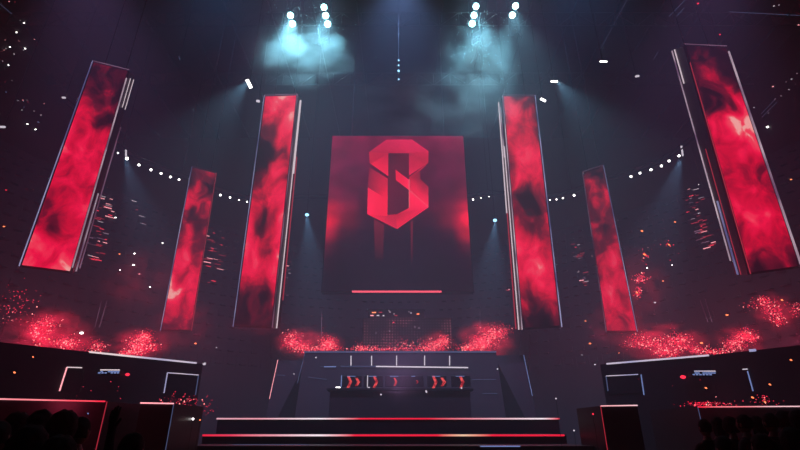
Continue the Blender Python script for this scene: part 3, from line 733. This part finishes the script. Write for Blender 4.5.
cluster(st_r, (684, 700), (188, 248), 44, -.26, 14)
cluster(st_r, (572, 582), (244, 286), 22, -.15, 6, (1.5, 6))
cluster(st_b, (286, 291), (255, 296), 8, .1, 0, (1, 4))
cluster(st_b, (506, 510), (288, 296), 4, .1, 0, (1, 4))
# scattered distant lights in the upper tiers
def twinkle(name, x, y, r, m, label, cat, group, bv=None, off=.35, sq=1.0):
    p, n = hit(x, y, bv, off); bm = B()
    bmesh.ops.create_icosphere(bm, subdivisions=1, radius=r, matrix=Matrix.Translation(p) @ Matrix.Diagonal((1.35*sq, 1, .8, 1)))
    return tag(obj(name, bm, m), label, cat, group)
CN = {'white': 'white', 'white_soft': 'pale', 'pink': 'pink', 'red_dim': 'dim red', 'red_led': 'red', 'edge_cream': 'cream', 'blue_soft': 'blue', 'orange': 'orange', 'edge_dim': 'faint', 'edge_white': 'faint'}
UL = [(24, 23, 1), (9, 1.5, .8), (15, 2, .7), (20.3, 20.5, .5), (16.5, 32.3, 1.1), (26, 24, .9), (34.5, 39.3, .7), (25, 48.5, 1.3), (23.5, 50, .8), (10, 47, 1), (14, 54, .9), (4, 50, .7), (2, 51.5, .6), (6, 48.5, .7), (8.5, 65, 1),
      (2.5, 61, .6), (19, 41, .5), (5, 82, .6), (12, 80.5, .5), (6, 92, .7), (18, 100.5, .6), (23, 100, .8), (28, 102, .8), (27, 100, .5), (24, 107, .6), (22, 110, .8), (44, 103.5, .6), (48, 108.5, .7), (41, 115, .9),
      (38, 122, .9), (27.5, 124, 1.2), (35.5, 129.5, 1.3), (64.5, 11, .4), (80, 10.5, .4), (47, 27.5, .5), (34, 111, .6), (5, 40, .5)]
for i, (x, y, s_) in enumerate(UL):
    mm = ['white_soft', 'pink', 'red_dim', 'edge_cream', 'blue_soft'][i % 5] if s_ < 1 else 'white'
    twinkle('tier_light', x, y, .075*s_, M[mm], 'tiny '+CN[mm]+' light scattered on the dark upper tiers at the upper left', 'light', CN[mm]+' lights in the upper left tiers')
URt = [(698, 3.5, 1.4, 'red_led'), (720, 34.5, 1.2, 'red_led'), (774, 6, 1, 'white_soft'), (779, 5, .7, 'white_soft'), (798.5, 25, 1.2, 'pink'), (768, 37, .7, 'edge_dim'), (764, 42, .5, 'edge_dim'), (773, 86.5, 1.3, 'pink'), (791.5, 79, 1.1, 'white_soft'),
       (789, 89.5, .8, 'white_soft'), (754, 107.5, 1, 'white_soft'), (767.5, 127, 2.0, 'white'), (775, 99, .7, 'edge_white'), (781, 96, .7, 'edge_white'), (768.5, 113, .9, 'edge_white'), (786, 82, .6, 'edge_white'), (797, 73.5, .8, 'edge_white'),
       (686.5, 140, .9, 'white_soft'), (692, 136, .7, 'orange'), (768, 89.5, .5, 'edge_dim'), (760, 45, .5, 'edge_dim'), (796, 84, .6, 'edge_dim')]
for i, (x, y, s_, mm) in enumerate(URt):
    twinkle('tier_light', x, y, .075*s_, M[mm], 'tiny '+CN[mm]+' light scattered on the dark upper tiers at the upper right', 'light', CN[mm]+' lights in the upper right tiers')
MID = [(162.5, 243, .9, 'white'), (134.5, 253.5, 1.2, 'white'), (133.5, 265, 1.2, 'white'), (139.5, 274, .9, 'pink'), (150, 287, .8, 'white'), (120, 270, .7, 'white'), (119.5, 254, 1, 'orange'), (115.5, 217.5, 1.1, 'white'), (107.5, 187, .6, 'pink'), (33, 190, .8, 'orange'), (4, 226.5, 1, 'orange'), (6, 190, .9, 'red_led'),
       (646, 191.5, .6, 'white_soft'), (647, 268, .9, 'white'), (672, 265, .9, 'white'), (663, 281, .9, 'orange'), (592, 256, .6, 'pink'), (791, 179.5, 1.1, 'orange'), (648, 247.5, .5, 'pink'), (81.5, 333, 1.5, 'white'), (195.5, 343.5, 1.2, 'orange'), (216.5, 347.5, .7, 'white_soft'), (205, 363, 1, 'white_soft'),
       (580, 248, .5, 'white_soft'), (595, 364.5, 1, 'white_soft'), (590, 343.5, 1.3, 'orange'), (585.5, 321, 1, 'orange'), (582, 355, .7, 'white_soft'), (619, 353, .6, 'orange'), (607, 353, .6, 'orange'), (655, 302.5, 1.2, 'white_soft'), (701.5, 343, 1.3, 'orange'), (727, 315, 1.3, 'orange'), (698.5, 184.5, .8, 'white')]
for i, (x, y, s_, mm) in enumerate(MID):
    twinkle('tier_light', x, y, .075*s_, M[mm], 'tiny '+CN[mm]+' point light on the lower tiers in the '+('left' if x < 400 else 'right')+' half', 'light', CN[mm]+' point lights on the lower tiers, '+('left' if x < 400 else 'right'), BD)
# thin rods and wires, their faint shine put in as emission
WI = [(0, 4, 12, 14, 'a thin faint wire at the upper left corner'), (600, 50, 630, -6, 'long faint roof wire left of the outer right tower'), (669, 16.5, 691, -6, 'bright thin roof wire rising above the outer right tower'), (676, 17, 684, 8, 'short faint wire beside the brighter roof wire'), (729, 11.8, 800, 15.5, 'long level faint wire at the upper right'), (762, 117, 777, 102, 'upper thin line of the ladder at the right edge'), (761, 114, 775, 99.5, 'lower thin line of the ladder at the right edge'),
      (653.5, 59.5, 658, 52, 'short faint wire above the slim right tower'), (321.5, 310, 321.5, 336, 'thin upright wire over the left end of the centre deck'), (480, 311, 480, 333, 'thin upright wire over the right end of the centre deck'), (101.5, 301, 95, 327, 'left of two slanted thin lines above the left side deck'), (107, 301, 99.5, 327, 'right of two slanted thin lines above the left side deck'), (700, 300, 708, 322, 'left of two slanted thin lines above the right side deck'), (705, 299, 712, 322, 'right of two slanted thin lines above the right side deck')]
for x0, y0, x1, y1, lab in WI:
    a, b = hit(x0, y0, BD, 1.0)[0], hit(x1, y1, BD, 1.0)[0]; bm = B(); bar(bm, a, b, .025 if y0 > 20 and y0 < 290 else .04)
    tag(obj('thin_wire', bm, M['blue_dim'] if y0 < 290 else M['edge_dim']), lab if lab[0] != 'a' else lab[2:], 'wire')

# LED mesh behind the centre deck + control lights
def dot_mat():
    m, nt, out = new_mat('dot_grid'); L = nt.links.new
    tc = nt.nodes.new('ShaderNodeTexCoord'); sp = nt.nodes.new('ShaderNodeSeparateXYZ'); L(tc.outputs['Object'], sp.inputs[0])
    ws = []
    for ax in 'XZ':
        w = nt.nodes.new('ShaderNodeMath'); w.operation = 'MULTIPLY'; w.inputs[1].default_value = 2*math.pi/.21; L(sp.outputs[ax], w.inputs[0])
        s = nt.nodes.new('ShaderNodeMath'); s.operation = 'SINE'; L(w.outputs[0], s.inputs[0]); ws.append(s)
    mu = nt.nodes.new('ShaderNodeMath'); mu.operation = 'MINIMUM'; L(ws[0].outputs[0], mu.inputs[0]); L(ws[1].outputs[0], mu.inputs[1])
    g = nt.nodes.new('ShaderNodeMath'); g.operation = 'GREATER_THAN'; g.inputs[1].default_value = .35; L(mu.outputs[0], g.inputs[0])
    n = nt.nodes.new('ShaderNodeTexNoise'); n.inputs['Scale'].default_value = .6; L(tc.outputs['Object'], n.inputs['Vector'])
    r = nt.nodes.new('ShaderNodeValToRGB'); r.color_ramp.elements[0].position = .45; r.color_ramp.elements[0].color = (.07, .05, .08, 1)
    r.color_ramp.elements[1].position = .6; r.color_ramp.elements[1].color = (.40, .12, .18, 1); L(n.outputs['Fac'], r.inputs['Fac'])
    m2 = nt.nodes.new('ShaderNodeVectorMath'); m2.operation = 'SCALE'; L(r.outputs['Color'], m2.inputs[0]); L(g.outputs[0], m2.inputs['Scale'])
    e = nt.nodes.new('ShaderNodeEmission'); L(m2.outputs[0], e.inputs['Color']); L(e.outputs[0], out.inputs['Surface']); m.cycles.emission_sampling = 'NONE'
    return m
YG = 36
g0, g1 = at(362, 352, YG), at(452, 352, YG); gz = at(400, 318, YG).z
gw = empty('led_grid_wall', ((g0.x+g1.x)/2, YG, g0.z)); tag(gw, 'dark perforated LED grid wall standing on the centre deck', 'LED wall')
bm = B(); box(bm, ((g0.x+g1.x)/2, YG, (zt+gz)/2), (g1.x-g0.x, .06, gz-zt)); obj('grid_panel', bm, dot_mat(), gw)
bm = B(); box(bm, ((g0.x+g1.x)/2, YG+.1, (zt+gz)/2), (g1.x-g0.x, .12, gz-zt)); obj('backing_frame', bm, M['black_metal'], gw)
rack = empty('control_rack', (0, YG-.2, gz)); tag(rack, 'low dark equipment rack with tiny lamps on top of the grid wall', 'equipment rack')
r0_, r1_ = at(368, 318, YG), at(424, 318, YG); rz = at(400, 309, YG).z
bm = B(); box(bm, ((r0_.x+r1_.x)/2, YG+.1, (gz+rz)/2), (r1_.x-r0_.x, .3, rz-gz)); obj('rack_body', bm, M['black_metal'], rack)
for x, y, w, mm in ((374, 312.5, 4, 'orange'), (380.5, 312.3, 3, 'red_dim'), (372, 315.5, 3, 'pink'), (378, 315.5, 2.4, 'white_soft'), (383.5, 315.6, 1.6, 'white_soft'), (390, 312, 1, 'edge_white'), (394, 314, .8, 'edge_white'), (396, 315.5, 2.4, 'red_dim'), (411, 313, .8, 'white_soft'), (409, 312, .6, 'edge_white'), (418, 314, 2.4, 'orange'), (389, 310.8, .6, 'edge_white')):
    p = at(x, y, YG-.12); bm = B(); box(bm, p, (w*.085, .04, .07)); obj('indicator_light', bm, M[mm], rack)
for x, y, mm in ((393.5, 322.5, 'red_led'), (415, 327, 'edge_white'), (419, 328, 'edge_white'), (389.5, 331, 'edge_white'), (376, 333, 'edge_white')):
    p = at(x, y, YG-.1); bm = B(); box(bm, p, (.1, .04, .07)); obj('indicator_light', bm, M[mm], gw)

# ---------------------------------------------------------------- fire and embers
def embers(label, spots, Y, n, seed, zfloor=None, hotp=.09, size=(.014, .036), cat='embers'):
    rnd = random.Random(seed); bm = B(); bh = B()
    for (x, y, sx, sy, wt) in spots:
        for _ in range(int(n*wt*1.25)):
            px, py = rnd.gauss(x, sx*.85), rnd.gauss(y, sy*.85); yy = Y+rnd.uniform(-.9, .9)
            if abs(px-x) > 2.6*sx: continue
            p = at(px, py, yy)
            if zfloor and p.z < zfloor+.05: p.z = zfloor+.05+rnd.random()*.3
            t = bh if rnd.random() < hotp else bm
            r = rnd.uniform(*size)*(1.25 if t is bh else 1)
            q = Matrix.Rotation(rnd.random()*6, 3, Vector((rnd.random(), rnd.random(), .3)).normalized())
            v = [t.verts.new(p+q @ Vector(k)*r) for k in ((1, 0, -.6), (-.6, .8, -.6), (-.6, -.8, -.6), (0, 0, 1))]
            for f in ((0, 1, 2), (0, 3, 1), (1, 3, 2), (2, 3, 0)): t.faces.new([v[i] for i in f])
    o = obj('ember_cloud', bm, M['ember']); tag(o, label, cat, kind='stuff')
    h = obj('bright_sparks', bh, M['ember_hot'], o); h['kind'] = 'stuff'
    return o
embers('red glowing embers bursting at the left end of the centre deck', [(291, 340, 5, 5, .8), (301, 347, 6, 3, .8), (328, 344, 5, 4.5, 1.3), (318, 349, 12, 1.5, .7)], 34.5, 420, 1, zt)
embers('thin line of red embers along the middle of the centre deck edge', [(380, 349, 22, 1.6, 1), (362, 349, 6, 3, .5), (404, 346, 10, 5, .35)], 34.5, 260, 2, zt, size=(.02, .04))
embers('red glowing embers bursting right of the grid wall on the centre deck', [(435, 345, 7, 4, .9), (444, 341, 4, 3.5, .6), (425, 349, 6, 2, .4)], 34.5, 420, 3, zt)
embers('tall red ember plume at the right end of the centre deck', [(468, 348, 6, 2.5, .7), (482, 343, 7, 5, 1.3), (492, 335, 6, 5, 1.0), (502, 331, 6, 4, .3)], 34.5, 460, 4, zt)
embers('red ember cloud over the outer end of the left side deck', [(40, 330, 7, 6, 1.0), (48, 325, 6, 4, .5), (68, 344, 7, 4, .9), (62, 342, 10, 4, .4), (97, 347, 6, 4, .5), (12, 312, 10, 5, .12), (38, 345, 4, 8, .2)], 23.5, 330, 5, None, size=(.011, .028))
embers('red ember plume over the inner end of the left side deck', [(137, 346, 6, 5, 1.3), (145, 338, 5, 4, .9), (152, 347, 5, 3, .3), (128, 353, 6, 2, .6)], 24.5, 420, 6, None, size=(.011, .028))
embers('broad red ember cloud over the inner end of the right side deck', [(655, 343, 14, 4, 1.0), (678, 341, 7, 5, 1.0), (668, 353, 8, 3, .7), (698, 350, 8, 3, .5), (712, 352, 8, 2, .4), (640, 340, 8, 5, .3)], 24.5, 380, 7, None, size=(.011, .028))
embers('red ember burst over the outer end of the right side deck', [(745, 336, 6, 4, .9), (735, 344, 7, 4, .7), (752, 338, 4, 3, .3), (728, 350, 6, 3, .3)], 24.0, 330, 8, None, size=(.011, .028))
embers('high red ember trail at the right edge above the side deck', [(773, 311, 6, 6, .8), (778, 320, 4, 4, .4), (765, 303, 5, 3, .4), (752, 305, 8, 4, .15), (797, 310, 4, 5, .3), (764, 299, 4, 2, .3)], 24.0, 260, 9, None, size=(.011, .028))
embers('small red embers drifting beside the slim right tower', [(641, 279, 4, 3, .7), (638, 292, 3, 3, .4), (645, 255, 4, 4, .12), (655, 247, 14, 10, .08), (668, 245, 3, 1.5, .08)], 36, 110, 10, None, size=(.025, .06))
embers('sparse red sparks over the low risers left of the stage', [(175, 402, 10, 4, .5), (190, 400, 10, 4, .5), (205, 408, 8, 5, .3), (95, 390, 30, 8, .08)], 17, 70, 11, None, size=(.010, .022))
embers('red embers running along the rim of the right low riser', [(708, 404, 16, 1.5, 1), (700, 404, 10, 2, .8), (760, 401, 10, 2, .3), (765, 398, 3, 2, .3), (690, 390, 40, 8, .06)], 13.5, 60, 12, None, size=(.008, .018))
embers('red sparks strewn over the floor beyond the left riser', [(15, 300, 18, 9, .3), (20, 372, 22, 8, .05), (50, 390, 25, 8, .04)], 20, 150, 13, None, size=(.014, .03))
# single orange sparks
SP = [(642, 231, 1.2), (669, 244.7, 1.1), (675, 222, .9), (644.5, 254.5, 1.2), (14.5, 372.5, 1.1), (706, 388, 1), (770, 384.5, 1), (791, 360, 1), (752.5, 397.5, 1.1), (49, 339, .8), (33, 357, .8), (782, 300, 1), (765, 402, .9), (637, 292.5, 1)]
for x, y, s_ in SP:
    p = at(x, y, 16); bm = B(); bmesh.ops.create_icosphere(bm, subdivisions=1, radius=.028*s_, matrix=Matrix.Translation(p) @ Matrix.Rotation(.5, 4, 'Y') @ Matrix.Diagonal((1.6, 1, .9, 1)))
    tag(obj('flying_spark', bm, M['orange']), 'single orange spark drifting in the hazy air at the '+('left' if x < 400 else 'right')+' side', 'spark', 'drifting orange sparks at the '+('left' if x < 400 else 'right'))
# floor lamps and gear between risers and stage
FL = [(187, 418, .9, 'white'), (193, 419, 1.2, 'white'), (181, 414.5, 1.3, 'red_led'), (163, 411, 1, 'red_led'), (200, 420, .8, 'orange'), (44, 402.5, 1, 'white'), (46, 404, .8, 'blue_soft'), (593, 414, 1, 'red_led'), (88, 413.5, .7, 'blue_soft'), (556, 398.5, .9, 'white_soft'), (574, 430.5, .9, 'white_soft')]  # the pale one above the steps is a dust speck built as a lamp
for x, y, s_, mm in FL:
    p = at(x, y, 11.8 if x < 100 else 14.5)
    root = empty('marker_lamp', (p.x, p.y, 0)); bm = B(); bmesh.ops.create_icosphere(bm, subdivisions=1, radius=.026*s_, matrix=Matrix.Translation(p)); obj('bulb', bm, M[mm], root)
    bm = B(); bar(bm, p, (p.x, p.y, 0), .008); obj('post', bm, M['black_metal'], root)
    tag(root, 'tiny '+CN[mm]+' marker lamp on a thin post '+('left' if x < 400 else 'right')+' of the stage steps', 'lamp', CN[mm]+' marker lamps '+('left' if x < 400 else 'right')+' of the stage')
# dust glowing by itself in place of cyan light falling on it
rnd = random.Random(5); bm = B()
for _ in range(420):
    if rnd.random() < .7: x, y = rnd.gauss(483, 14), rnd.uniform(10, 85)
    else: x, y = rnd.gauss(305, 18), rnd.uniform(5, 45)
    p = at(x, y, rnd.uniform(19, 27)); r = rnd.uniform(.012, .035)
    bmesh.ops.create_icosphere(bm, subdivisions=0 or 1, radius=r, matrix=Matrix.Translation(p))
tag(obj('airborne_dust', bm, M['dust']), 'fine pale dust with its own cyan glow under the roof', 'dust', kind='stuff')

# ---------------------------------------------------------------- smoke and haze
def puff(name, c, s, mat, label, rot=0):
    bm = B(); bmesh.ops.create_icosphere(bm, subdivisions=3, radius=.5)
    o = obj(name, bm, mat); o.location = c; o.scale = s; o.rotation_euler = (0, rot, 0)
    tag(o, label, 'smoke', kind='stuff'); return o
sm = lambda sd, d=.35: smoke_mat('lit_smoke', (.8, .9, 1), d, .22, seed=sd)
puff('stage_smoke', at(303, 52, 25.6), (10, 5, 6), smoke_mat('lit_smoke', (.8, .92, 1), .42, 5, seed=1.1, lo=.45, hi=.6), 'cyan lit smoke billowing under the left stacks of lamps')
puff('stage_smoke', at(474, 62, 25.4), (7, 5, 10), smoke_mat('lit_smoke', (.8, .92, 1), .34, 5, seed=3.7, lo=.45, hi=.65), 'tall pale smoke column under the right stacks of lamps')
puff('stage_smoke', at(435, 105, 27), (14, 6, 7), smoke_mat('lit_smoke', (.8, .92, 1), .25, 5, seed=5.7, lo=.45, hi=.65), 'thin grey smoke drifting above the main screen')

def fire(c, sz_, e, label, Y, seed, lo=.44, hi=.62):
    puff('glowing_smoke', at(*c, Y), tuple(k*.85 for k in sz_), smoke_mat('glowing_smoke', (.5, .2, .2), .05, 5.5, emission=(1, .018, .07), estr=e*1.7, seed=seed, lo=lo, hi=hi), label)
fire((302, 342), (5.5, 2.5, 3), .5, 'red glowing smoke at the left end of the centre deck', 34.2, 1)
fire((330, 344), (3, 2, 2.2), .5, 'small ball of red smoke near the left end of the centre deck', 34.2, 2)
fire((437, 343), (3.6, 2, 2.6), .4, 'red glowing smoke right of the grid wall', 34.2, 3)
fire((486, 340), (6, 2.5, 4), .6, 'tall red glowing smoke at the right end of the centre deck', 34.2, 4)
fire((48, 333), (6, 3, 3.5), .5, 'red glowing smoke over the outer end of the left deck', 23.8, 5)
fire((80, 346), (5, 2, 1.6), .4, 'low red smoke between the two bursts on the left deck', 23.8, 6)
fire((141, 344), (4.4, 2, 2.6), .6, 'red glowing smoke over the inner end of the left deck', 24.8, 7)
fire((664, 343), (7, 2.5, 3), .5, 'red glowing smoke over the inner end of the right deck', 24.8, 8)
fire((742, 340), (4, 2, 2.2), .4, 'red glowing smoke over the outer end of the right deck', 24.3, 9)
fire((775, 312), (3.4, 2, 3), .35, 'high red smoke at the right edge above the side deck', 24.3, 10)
fire((140, 280), (10, 4, 9), .045, 'faint red smoke cloud left of the slim left tower', 40, 11)  # from here on no fire: red light put into faint smoke as emission
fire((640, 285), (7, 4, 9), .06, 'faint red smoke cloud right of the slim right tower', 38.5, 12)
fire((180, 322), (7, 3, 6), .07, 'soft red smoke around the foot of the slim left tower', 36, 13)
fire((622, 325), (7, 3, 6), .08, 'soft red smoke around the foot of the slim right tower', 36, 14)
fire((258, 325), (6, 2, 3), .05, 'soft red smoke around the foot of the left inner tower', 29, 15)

# haze fills the hall: real scattering air
w = bpy.data.worlds.new('hall_air'); S.world = w; w.use_nodes = True; nt = w.node_tree; nt.nodes.clear()
wo = nt.nodes.new('ShaderNodeOutputWorld'); bg = nt.nodes.new('ShaderNodeBackground'); bg.inputs['Color'].default_value = (.004, .006, .012, 1); bg.inputs['Strength'].default_value = 1
vs = nt.nodes.new('ShaderNodeVolumeScatter'); vs.inputs['Color'].default_value = (.92, .92, 1, 1); vs.inputs['Density'].default_value = .007; vs.inputs['Anisotropy'].default_value = .1
nt.links.new(bg.outputs[0], wo.inputs['Surface']); nt.links.new(vs.outputs[0], wo.inputs['Volume'])

def point(name, p, e, col, r=.3):
    l = bpy.data.lights.new(name, 'POINT'); l.energy = e; l.color = col; l.shadow_soft_size = r; o = bpy.data.objects.new(name, l); COL.objects.link(o); o.location = p; return o
CY = (.30, .80, 1.0)
for cname, pts in CL:
    for q in pts: point('lamp_glow', at(*q, YC)+Vector((0, -.5, 0)), 110, (.25, .8, 1), .2)
    p = at(*pts[len(pts)//2], YC)
    spot('ladder_beam', p+Vector((0, -.5, 0)), (p.x*.9, 27, 4), 7500, CY, 70, 1.0, .3)
spot('roof_haze_fill', (0, 34, 45.2), (0, 47, 12), 17000, (.26, .46, 1.0), 95, 1.0, .5)  # unseen lamp added to turn the upper haze blue
for sx in (-1, 1):
    spot('roof_haze_fill', (sx*17, 32, 45.2), (sx*21, 42, 5), 5500, (.16, .40, 1.0), 100, 1.0, .5)  # side pair, also added to put blue into the air
for sx in (-1, 1):
    p = at_z(127 if sx < 0 else 679, 159, ZR)
    spot('ring_beam', p+Vector((0, -.3, 0)), p+Vector((4.6*-sx, -1, -9)), 7000, (.3, .6, 1), 32, .8)
    p = at(249 if sx < 0 else 556, 84, 30)
    spot('batten_beam', p+Vector((0, -.3, 0)), p+Vector((5*sx, 0, -9)), 4500, (.3, .7, 1), 60, 1)
RD = (1, .06, .16)
for x, y, Y, e in ((40, 326, 25, 2600), (140, 340, 26, 2600), (670, 338, 26, 3000), (750, 330, 26, 3000), (300, 338, 36, 2200), (488, 335, 36, 2600), (642, 285, 37, 1200), (140, 275, 36, 1200), (400, 345, 35, 800), (5, 345, 19, 3000), (798, 345, 19, 3800), (195, 335, 30, 2200), (598, 335, 30, 2000), (720, 400, 13, 300), (60, 400, 11, 300)):
    point('red_haze_fill', at(x, y, Y), e*.065, RD)  # red points by the embers, others added only to redden the haze
spot('low_haze_fill', (0, 24, 3.2), (0, 34, 20), 1500, (.75, .35, .8), 120, 1, .5)  # added purple fill for the low centre haze
for x in (-12, -4, 4, 12): spot('front_haze_fill', (x, 11, 20), (x*1.1, 27, 1), 5200, (.58, .38, 1.0), 62, 1, .5)  # added above the view to lift purple haze before the decks

# ---------------------------------------------------------------- audience
def build_person(name, arms, hair_style):
    V = [(0, 0, .95), (0, .0, 1.12), (0, .0, 1.32), (0, .01, 1.46), (0, .0, 1.54), (0, -.01, 1.60)]
    R = [(.15, .11), (.135, .10), (.165, .11), (.10, .08), (.055, .055), (.06, .06)]
    E = [(0, 1), (1, 2), (2, 3), (3, 4), (4, 5)]
    def add(p, r, par):
        V.append(p); R.append((r, r)); E.append((par, len(V)-1)); return len(V)-1
    for s in (-1, 1):
        h = add((s*.09, 0, .86), .095, 0); k = add((s*.11, .02, .50), .062, h); an = add((s*.12, -.01, .09), .04, k); add((s*.13, -.16*-1, .035), .035, an)
        sh = add((s*.17, 0, 1.42), .062, 3)
        pose = arms[0 if s < 0 else 1]
        if pose == 'down': el, wr_ = (s*.25, -.01, 1.15), (s*.26, .06, .90)
        elif pose == 'up': el, wr_ = (s*.32, .08, 1.62), (s*.26, .16, 1.88)
        else: el, wr_ = (s*.28, .10, 1.20), (s*.16, .30, 1.32)
        e_ = add(el, .043, sh); w_ = add(wr_, .028, e_); d = (Vector(wr_)-Vector(el)).normalized()
        pm = Vector(wr_)+d*.07; pi_ = add(tuple(pm), .034, w_)
        sd = d.cross(Vector((0, 1, 0)) if abs(d.y) < .8 else Vector((1, 0, 0))).normalized()
        for f, ln in zip((-.03, -.01, .01, .03), (.065, .08, .075, .055)):
            q = pm+d*.03+sd*f; k1 = add(tuple(q), .010, pi_); k2 = add(tuple(q+d*ln*.55+Vector((0, .008, 0))), .009, k1); add(tuple(q+d*ln+Vector((0, .022, 0))), .008, k2)
        t1 = add(tuple(Vector(wr_)+d*.03-sd*.035), .011, w_); add(tuple(Vector(wr_)+d*.07-sd*.06), .010, t1)
    me = bpy.data.meshes.new('person_skin'); me.from_pydata(V, E, []); o = bpy.data.objects.new('tmp', me); COL.objects.link(o)
    sk = o.modifiers.new('s', 'SKIN'); sk.use_smooth_shade = True
    for i, d in enumerate(me.skin_vertices[0].data): d.radius = R[i]; d.use_root = (i == 0)
    sb = o.modifiers.new('u', 'SUBSURF'); sb.levels = 1; sb.render_levels = 1
    dg = bpy.context.evaluated_depsgraph_get(); ev = o.evaluated_get(dg); bm = B(); tmp = ev.to_mesh(); bm.from_mesh(tmp); ev.to_mesh_clear()
    bpy.data.objects.remove(o)
    # head
    hm = Matrix.Translation((0, .015, 1.685)) @ Matrix.Diagonal((.078, .098, .118, 1))
    r = bmesh.ops.create_uvsphere(bm, u_segments=20, v_segments=14, radius=1, matrix=hm)
    for v in r['verts']:
        if v.co.z < 1.66: v.co.x *= 1-.9*(1.66-v.co.z)*1.6
        if v.co.y > .09 and abs(v.co.x) < .016 and 1.645 < v.co.z < 1.70: v.co.y += .022        # nose (faces the stage, +y)
    for s in (-1, 1):
        bmesh.ops.create_uvsphere(bm, u_segments=8, v_segments=6, radius=1, matrix=Matrix.Translation((s*.079, .0, 1.68)) @ Matrix.Diagonal((.012, .022, .032, 1)))
        bmesh.ops.create_uvsphere(bm, u_segments=8, v_segments=6, radius=.012, matrix=Matrix.Translation((s*.03, .098, 1.69)))
    for f in bm.faces:
        z = f.calc_center_median().z; c = f.calc_center_median()
        f.material_index = 0 if (z > 1.52 and abs(c.x) < .12) else (2 if z < .93 and abs(c.x) < .22 else 1); f.smooth = True
    body = bpy.data.meshes.new('person_body'); bmesh.ops.recalc_face_normals(bm, faces=bm.faces); bm.to_mesh(body); bm.free()
    for k in ('skin', 'jacket', 'trousers'): body.materials.append(PM[k])
    # hair
    bm = B(); rr = {'short': (.088, .108, .125), 'long': (.095, .115, .128), 'curly': (.115, .13, .145)}[hair_style]
    r = bmesh.ops.create_icosphere(bm, subdivisions=4, radius=1, matrix=Matrix.Translation((0, -.008, 1.70)) @ Matrix.Diagonal((*rr, 1)))
    dele = [v for v in bm.verts if v.co.y > .055 and v.co.z < 1.745 or v.co.z < (1.63 if hair_style == 'short' else 1.60) and hair_style != 'long']
    for v in bm.verts:
        nn = mnoise.noise(v.co*(22 if hair_style != 'curly' else 30)); c = Vector((0, 0, 1.7)); v.co += (v.co-c).normalized()*nn*(.007 if hair_style == 'short' else .016)
        if hair_style == 'long' and v.co.z < 1.68 and v.co.y < .05: v.co.z -= (1.68-v.co.z)*2.2; v.co.y -= .02
    bmesh.ops.delete(bm, geom=dele, context='VERTS')
    hair = bpy.data.meshes.new('person_hair')
    for f in bm.faces: f.smooth = True
    bm.to_mesh(hair); bm.free(); hair.materials.append(PM['hair'])
    return body, hair
PM = {'skin': surf('skin', (.25, .14, .10), .6), 'jacket': surf('dark_jacket', (.012, .010, .014), .85, 0, .3, 12), 'trousers': surf('dark_trousers', (.01, .01, .015), .9, 0, .2, 10), 'hair': surf('dark_hair', (.006, .004, .005), .9, 0, .8, 40)}
KINDS = [build_person('a', ('down', 'down'), 'short'), build_person('b', ('down', 'down'), 'long'), build_person('c', ('fold', 'fold'), 'curly'), build_person('d', ('up', 'down'), 'short'), build_person('e', ('down', 'up'), 'curly')]
CR = [ # x, top y, Y, kind, rot, label
 (135, 432.5, 3.6, 0, .05, 'dark short haired spectator, lone head between the left riser corner and steps'),
 (20, 414, 5.6, 2, -.3, 'dark curly haired spectator at the far left edge of the crowd'),
 (44, 410, 5.0, 1, -.2, 'dark long haired spectator, second in from the left edge'),
 (66, 412.5, 4.5, 2, .2, 'dark curly haired spectator in the middle of the left crowd'),
 (83, 417, 4.8, 0, 0, 'dark short haired spectator left of the raised arm'),
 (3, 421, 4.4, 0, .2, 'dark short haired spectator cut by the left edge'),
 (33, 428, 3.4, 2, 0, 'dark curly haired spectator in the front row at the left'),
 (62, 438, 3.4, 4, 0, 'dark spectator with right arm raised beside the left riser corner'),
 (703, 419, 8.0, 0, 0, 'dark short haired spectator at the inner end of the right crowd'),
 (716, 417, 8.5, 1, .2, 'dark long haired spectator, second from inner end of right crowd'),
 (729, 418, 8.0, 2, -.1, 'dark curly haired spectator, third from inner end of right crowd'),
 (742, 414.5, 7.6, 0, .4, 'dark short haired spectator in the middle of the right crowd'),
 (755, 416, 8.2, 1, .3, 'dark long haired spectator right of the middle in the right crowd'),
 (768, 413, 7.4, 0, .1, 'dark short haired spectator standing tall in the right crowd'),
 (782, 412, 7.8, 2, 0, 'dark curly haired spectator near the right edge'),
 (795, 410, 7.2, 1, -.2, 'dark long haired spectator cut by the right edge'),
 (722, 436, 5.0, 0, 0, 'dark short haired spectator low in front of the right crowd'),
 (760, 434, 4.6, 1, .2, 'dark long haired spectator in the front row at the right'),
 (790, 430, 4.4, 2, .2, 'dark curly haired spectator in the front row at the right edge')]
for x, y, Y, kd, rz_, lab in CR:
    p = at(x, y, Y); body, hair = KINDS[kd]; s_ = p.z/1.82
    o = bpy.data.objects.new('person', body); COL.objects.link(o); o.location = (p.x, p.y, 0); o.scale = (s_,)*3; o.rotation_euler = (0, 0, rz_)
    h = bpy.data.objects.new('hair', hair); COL.objects.link(h); h.parent = o
    tag(o, lab, 'person', 'spectators in front of the stage')
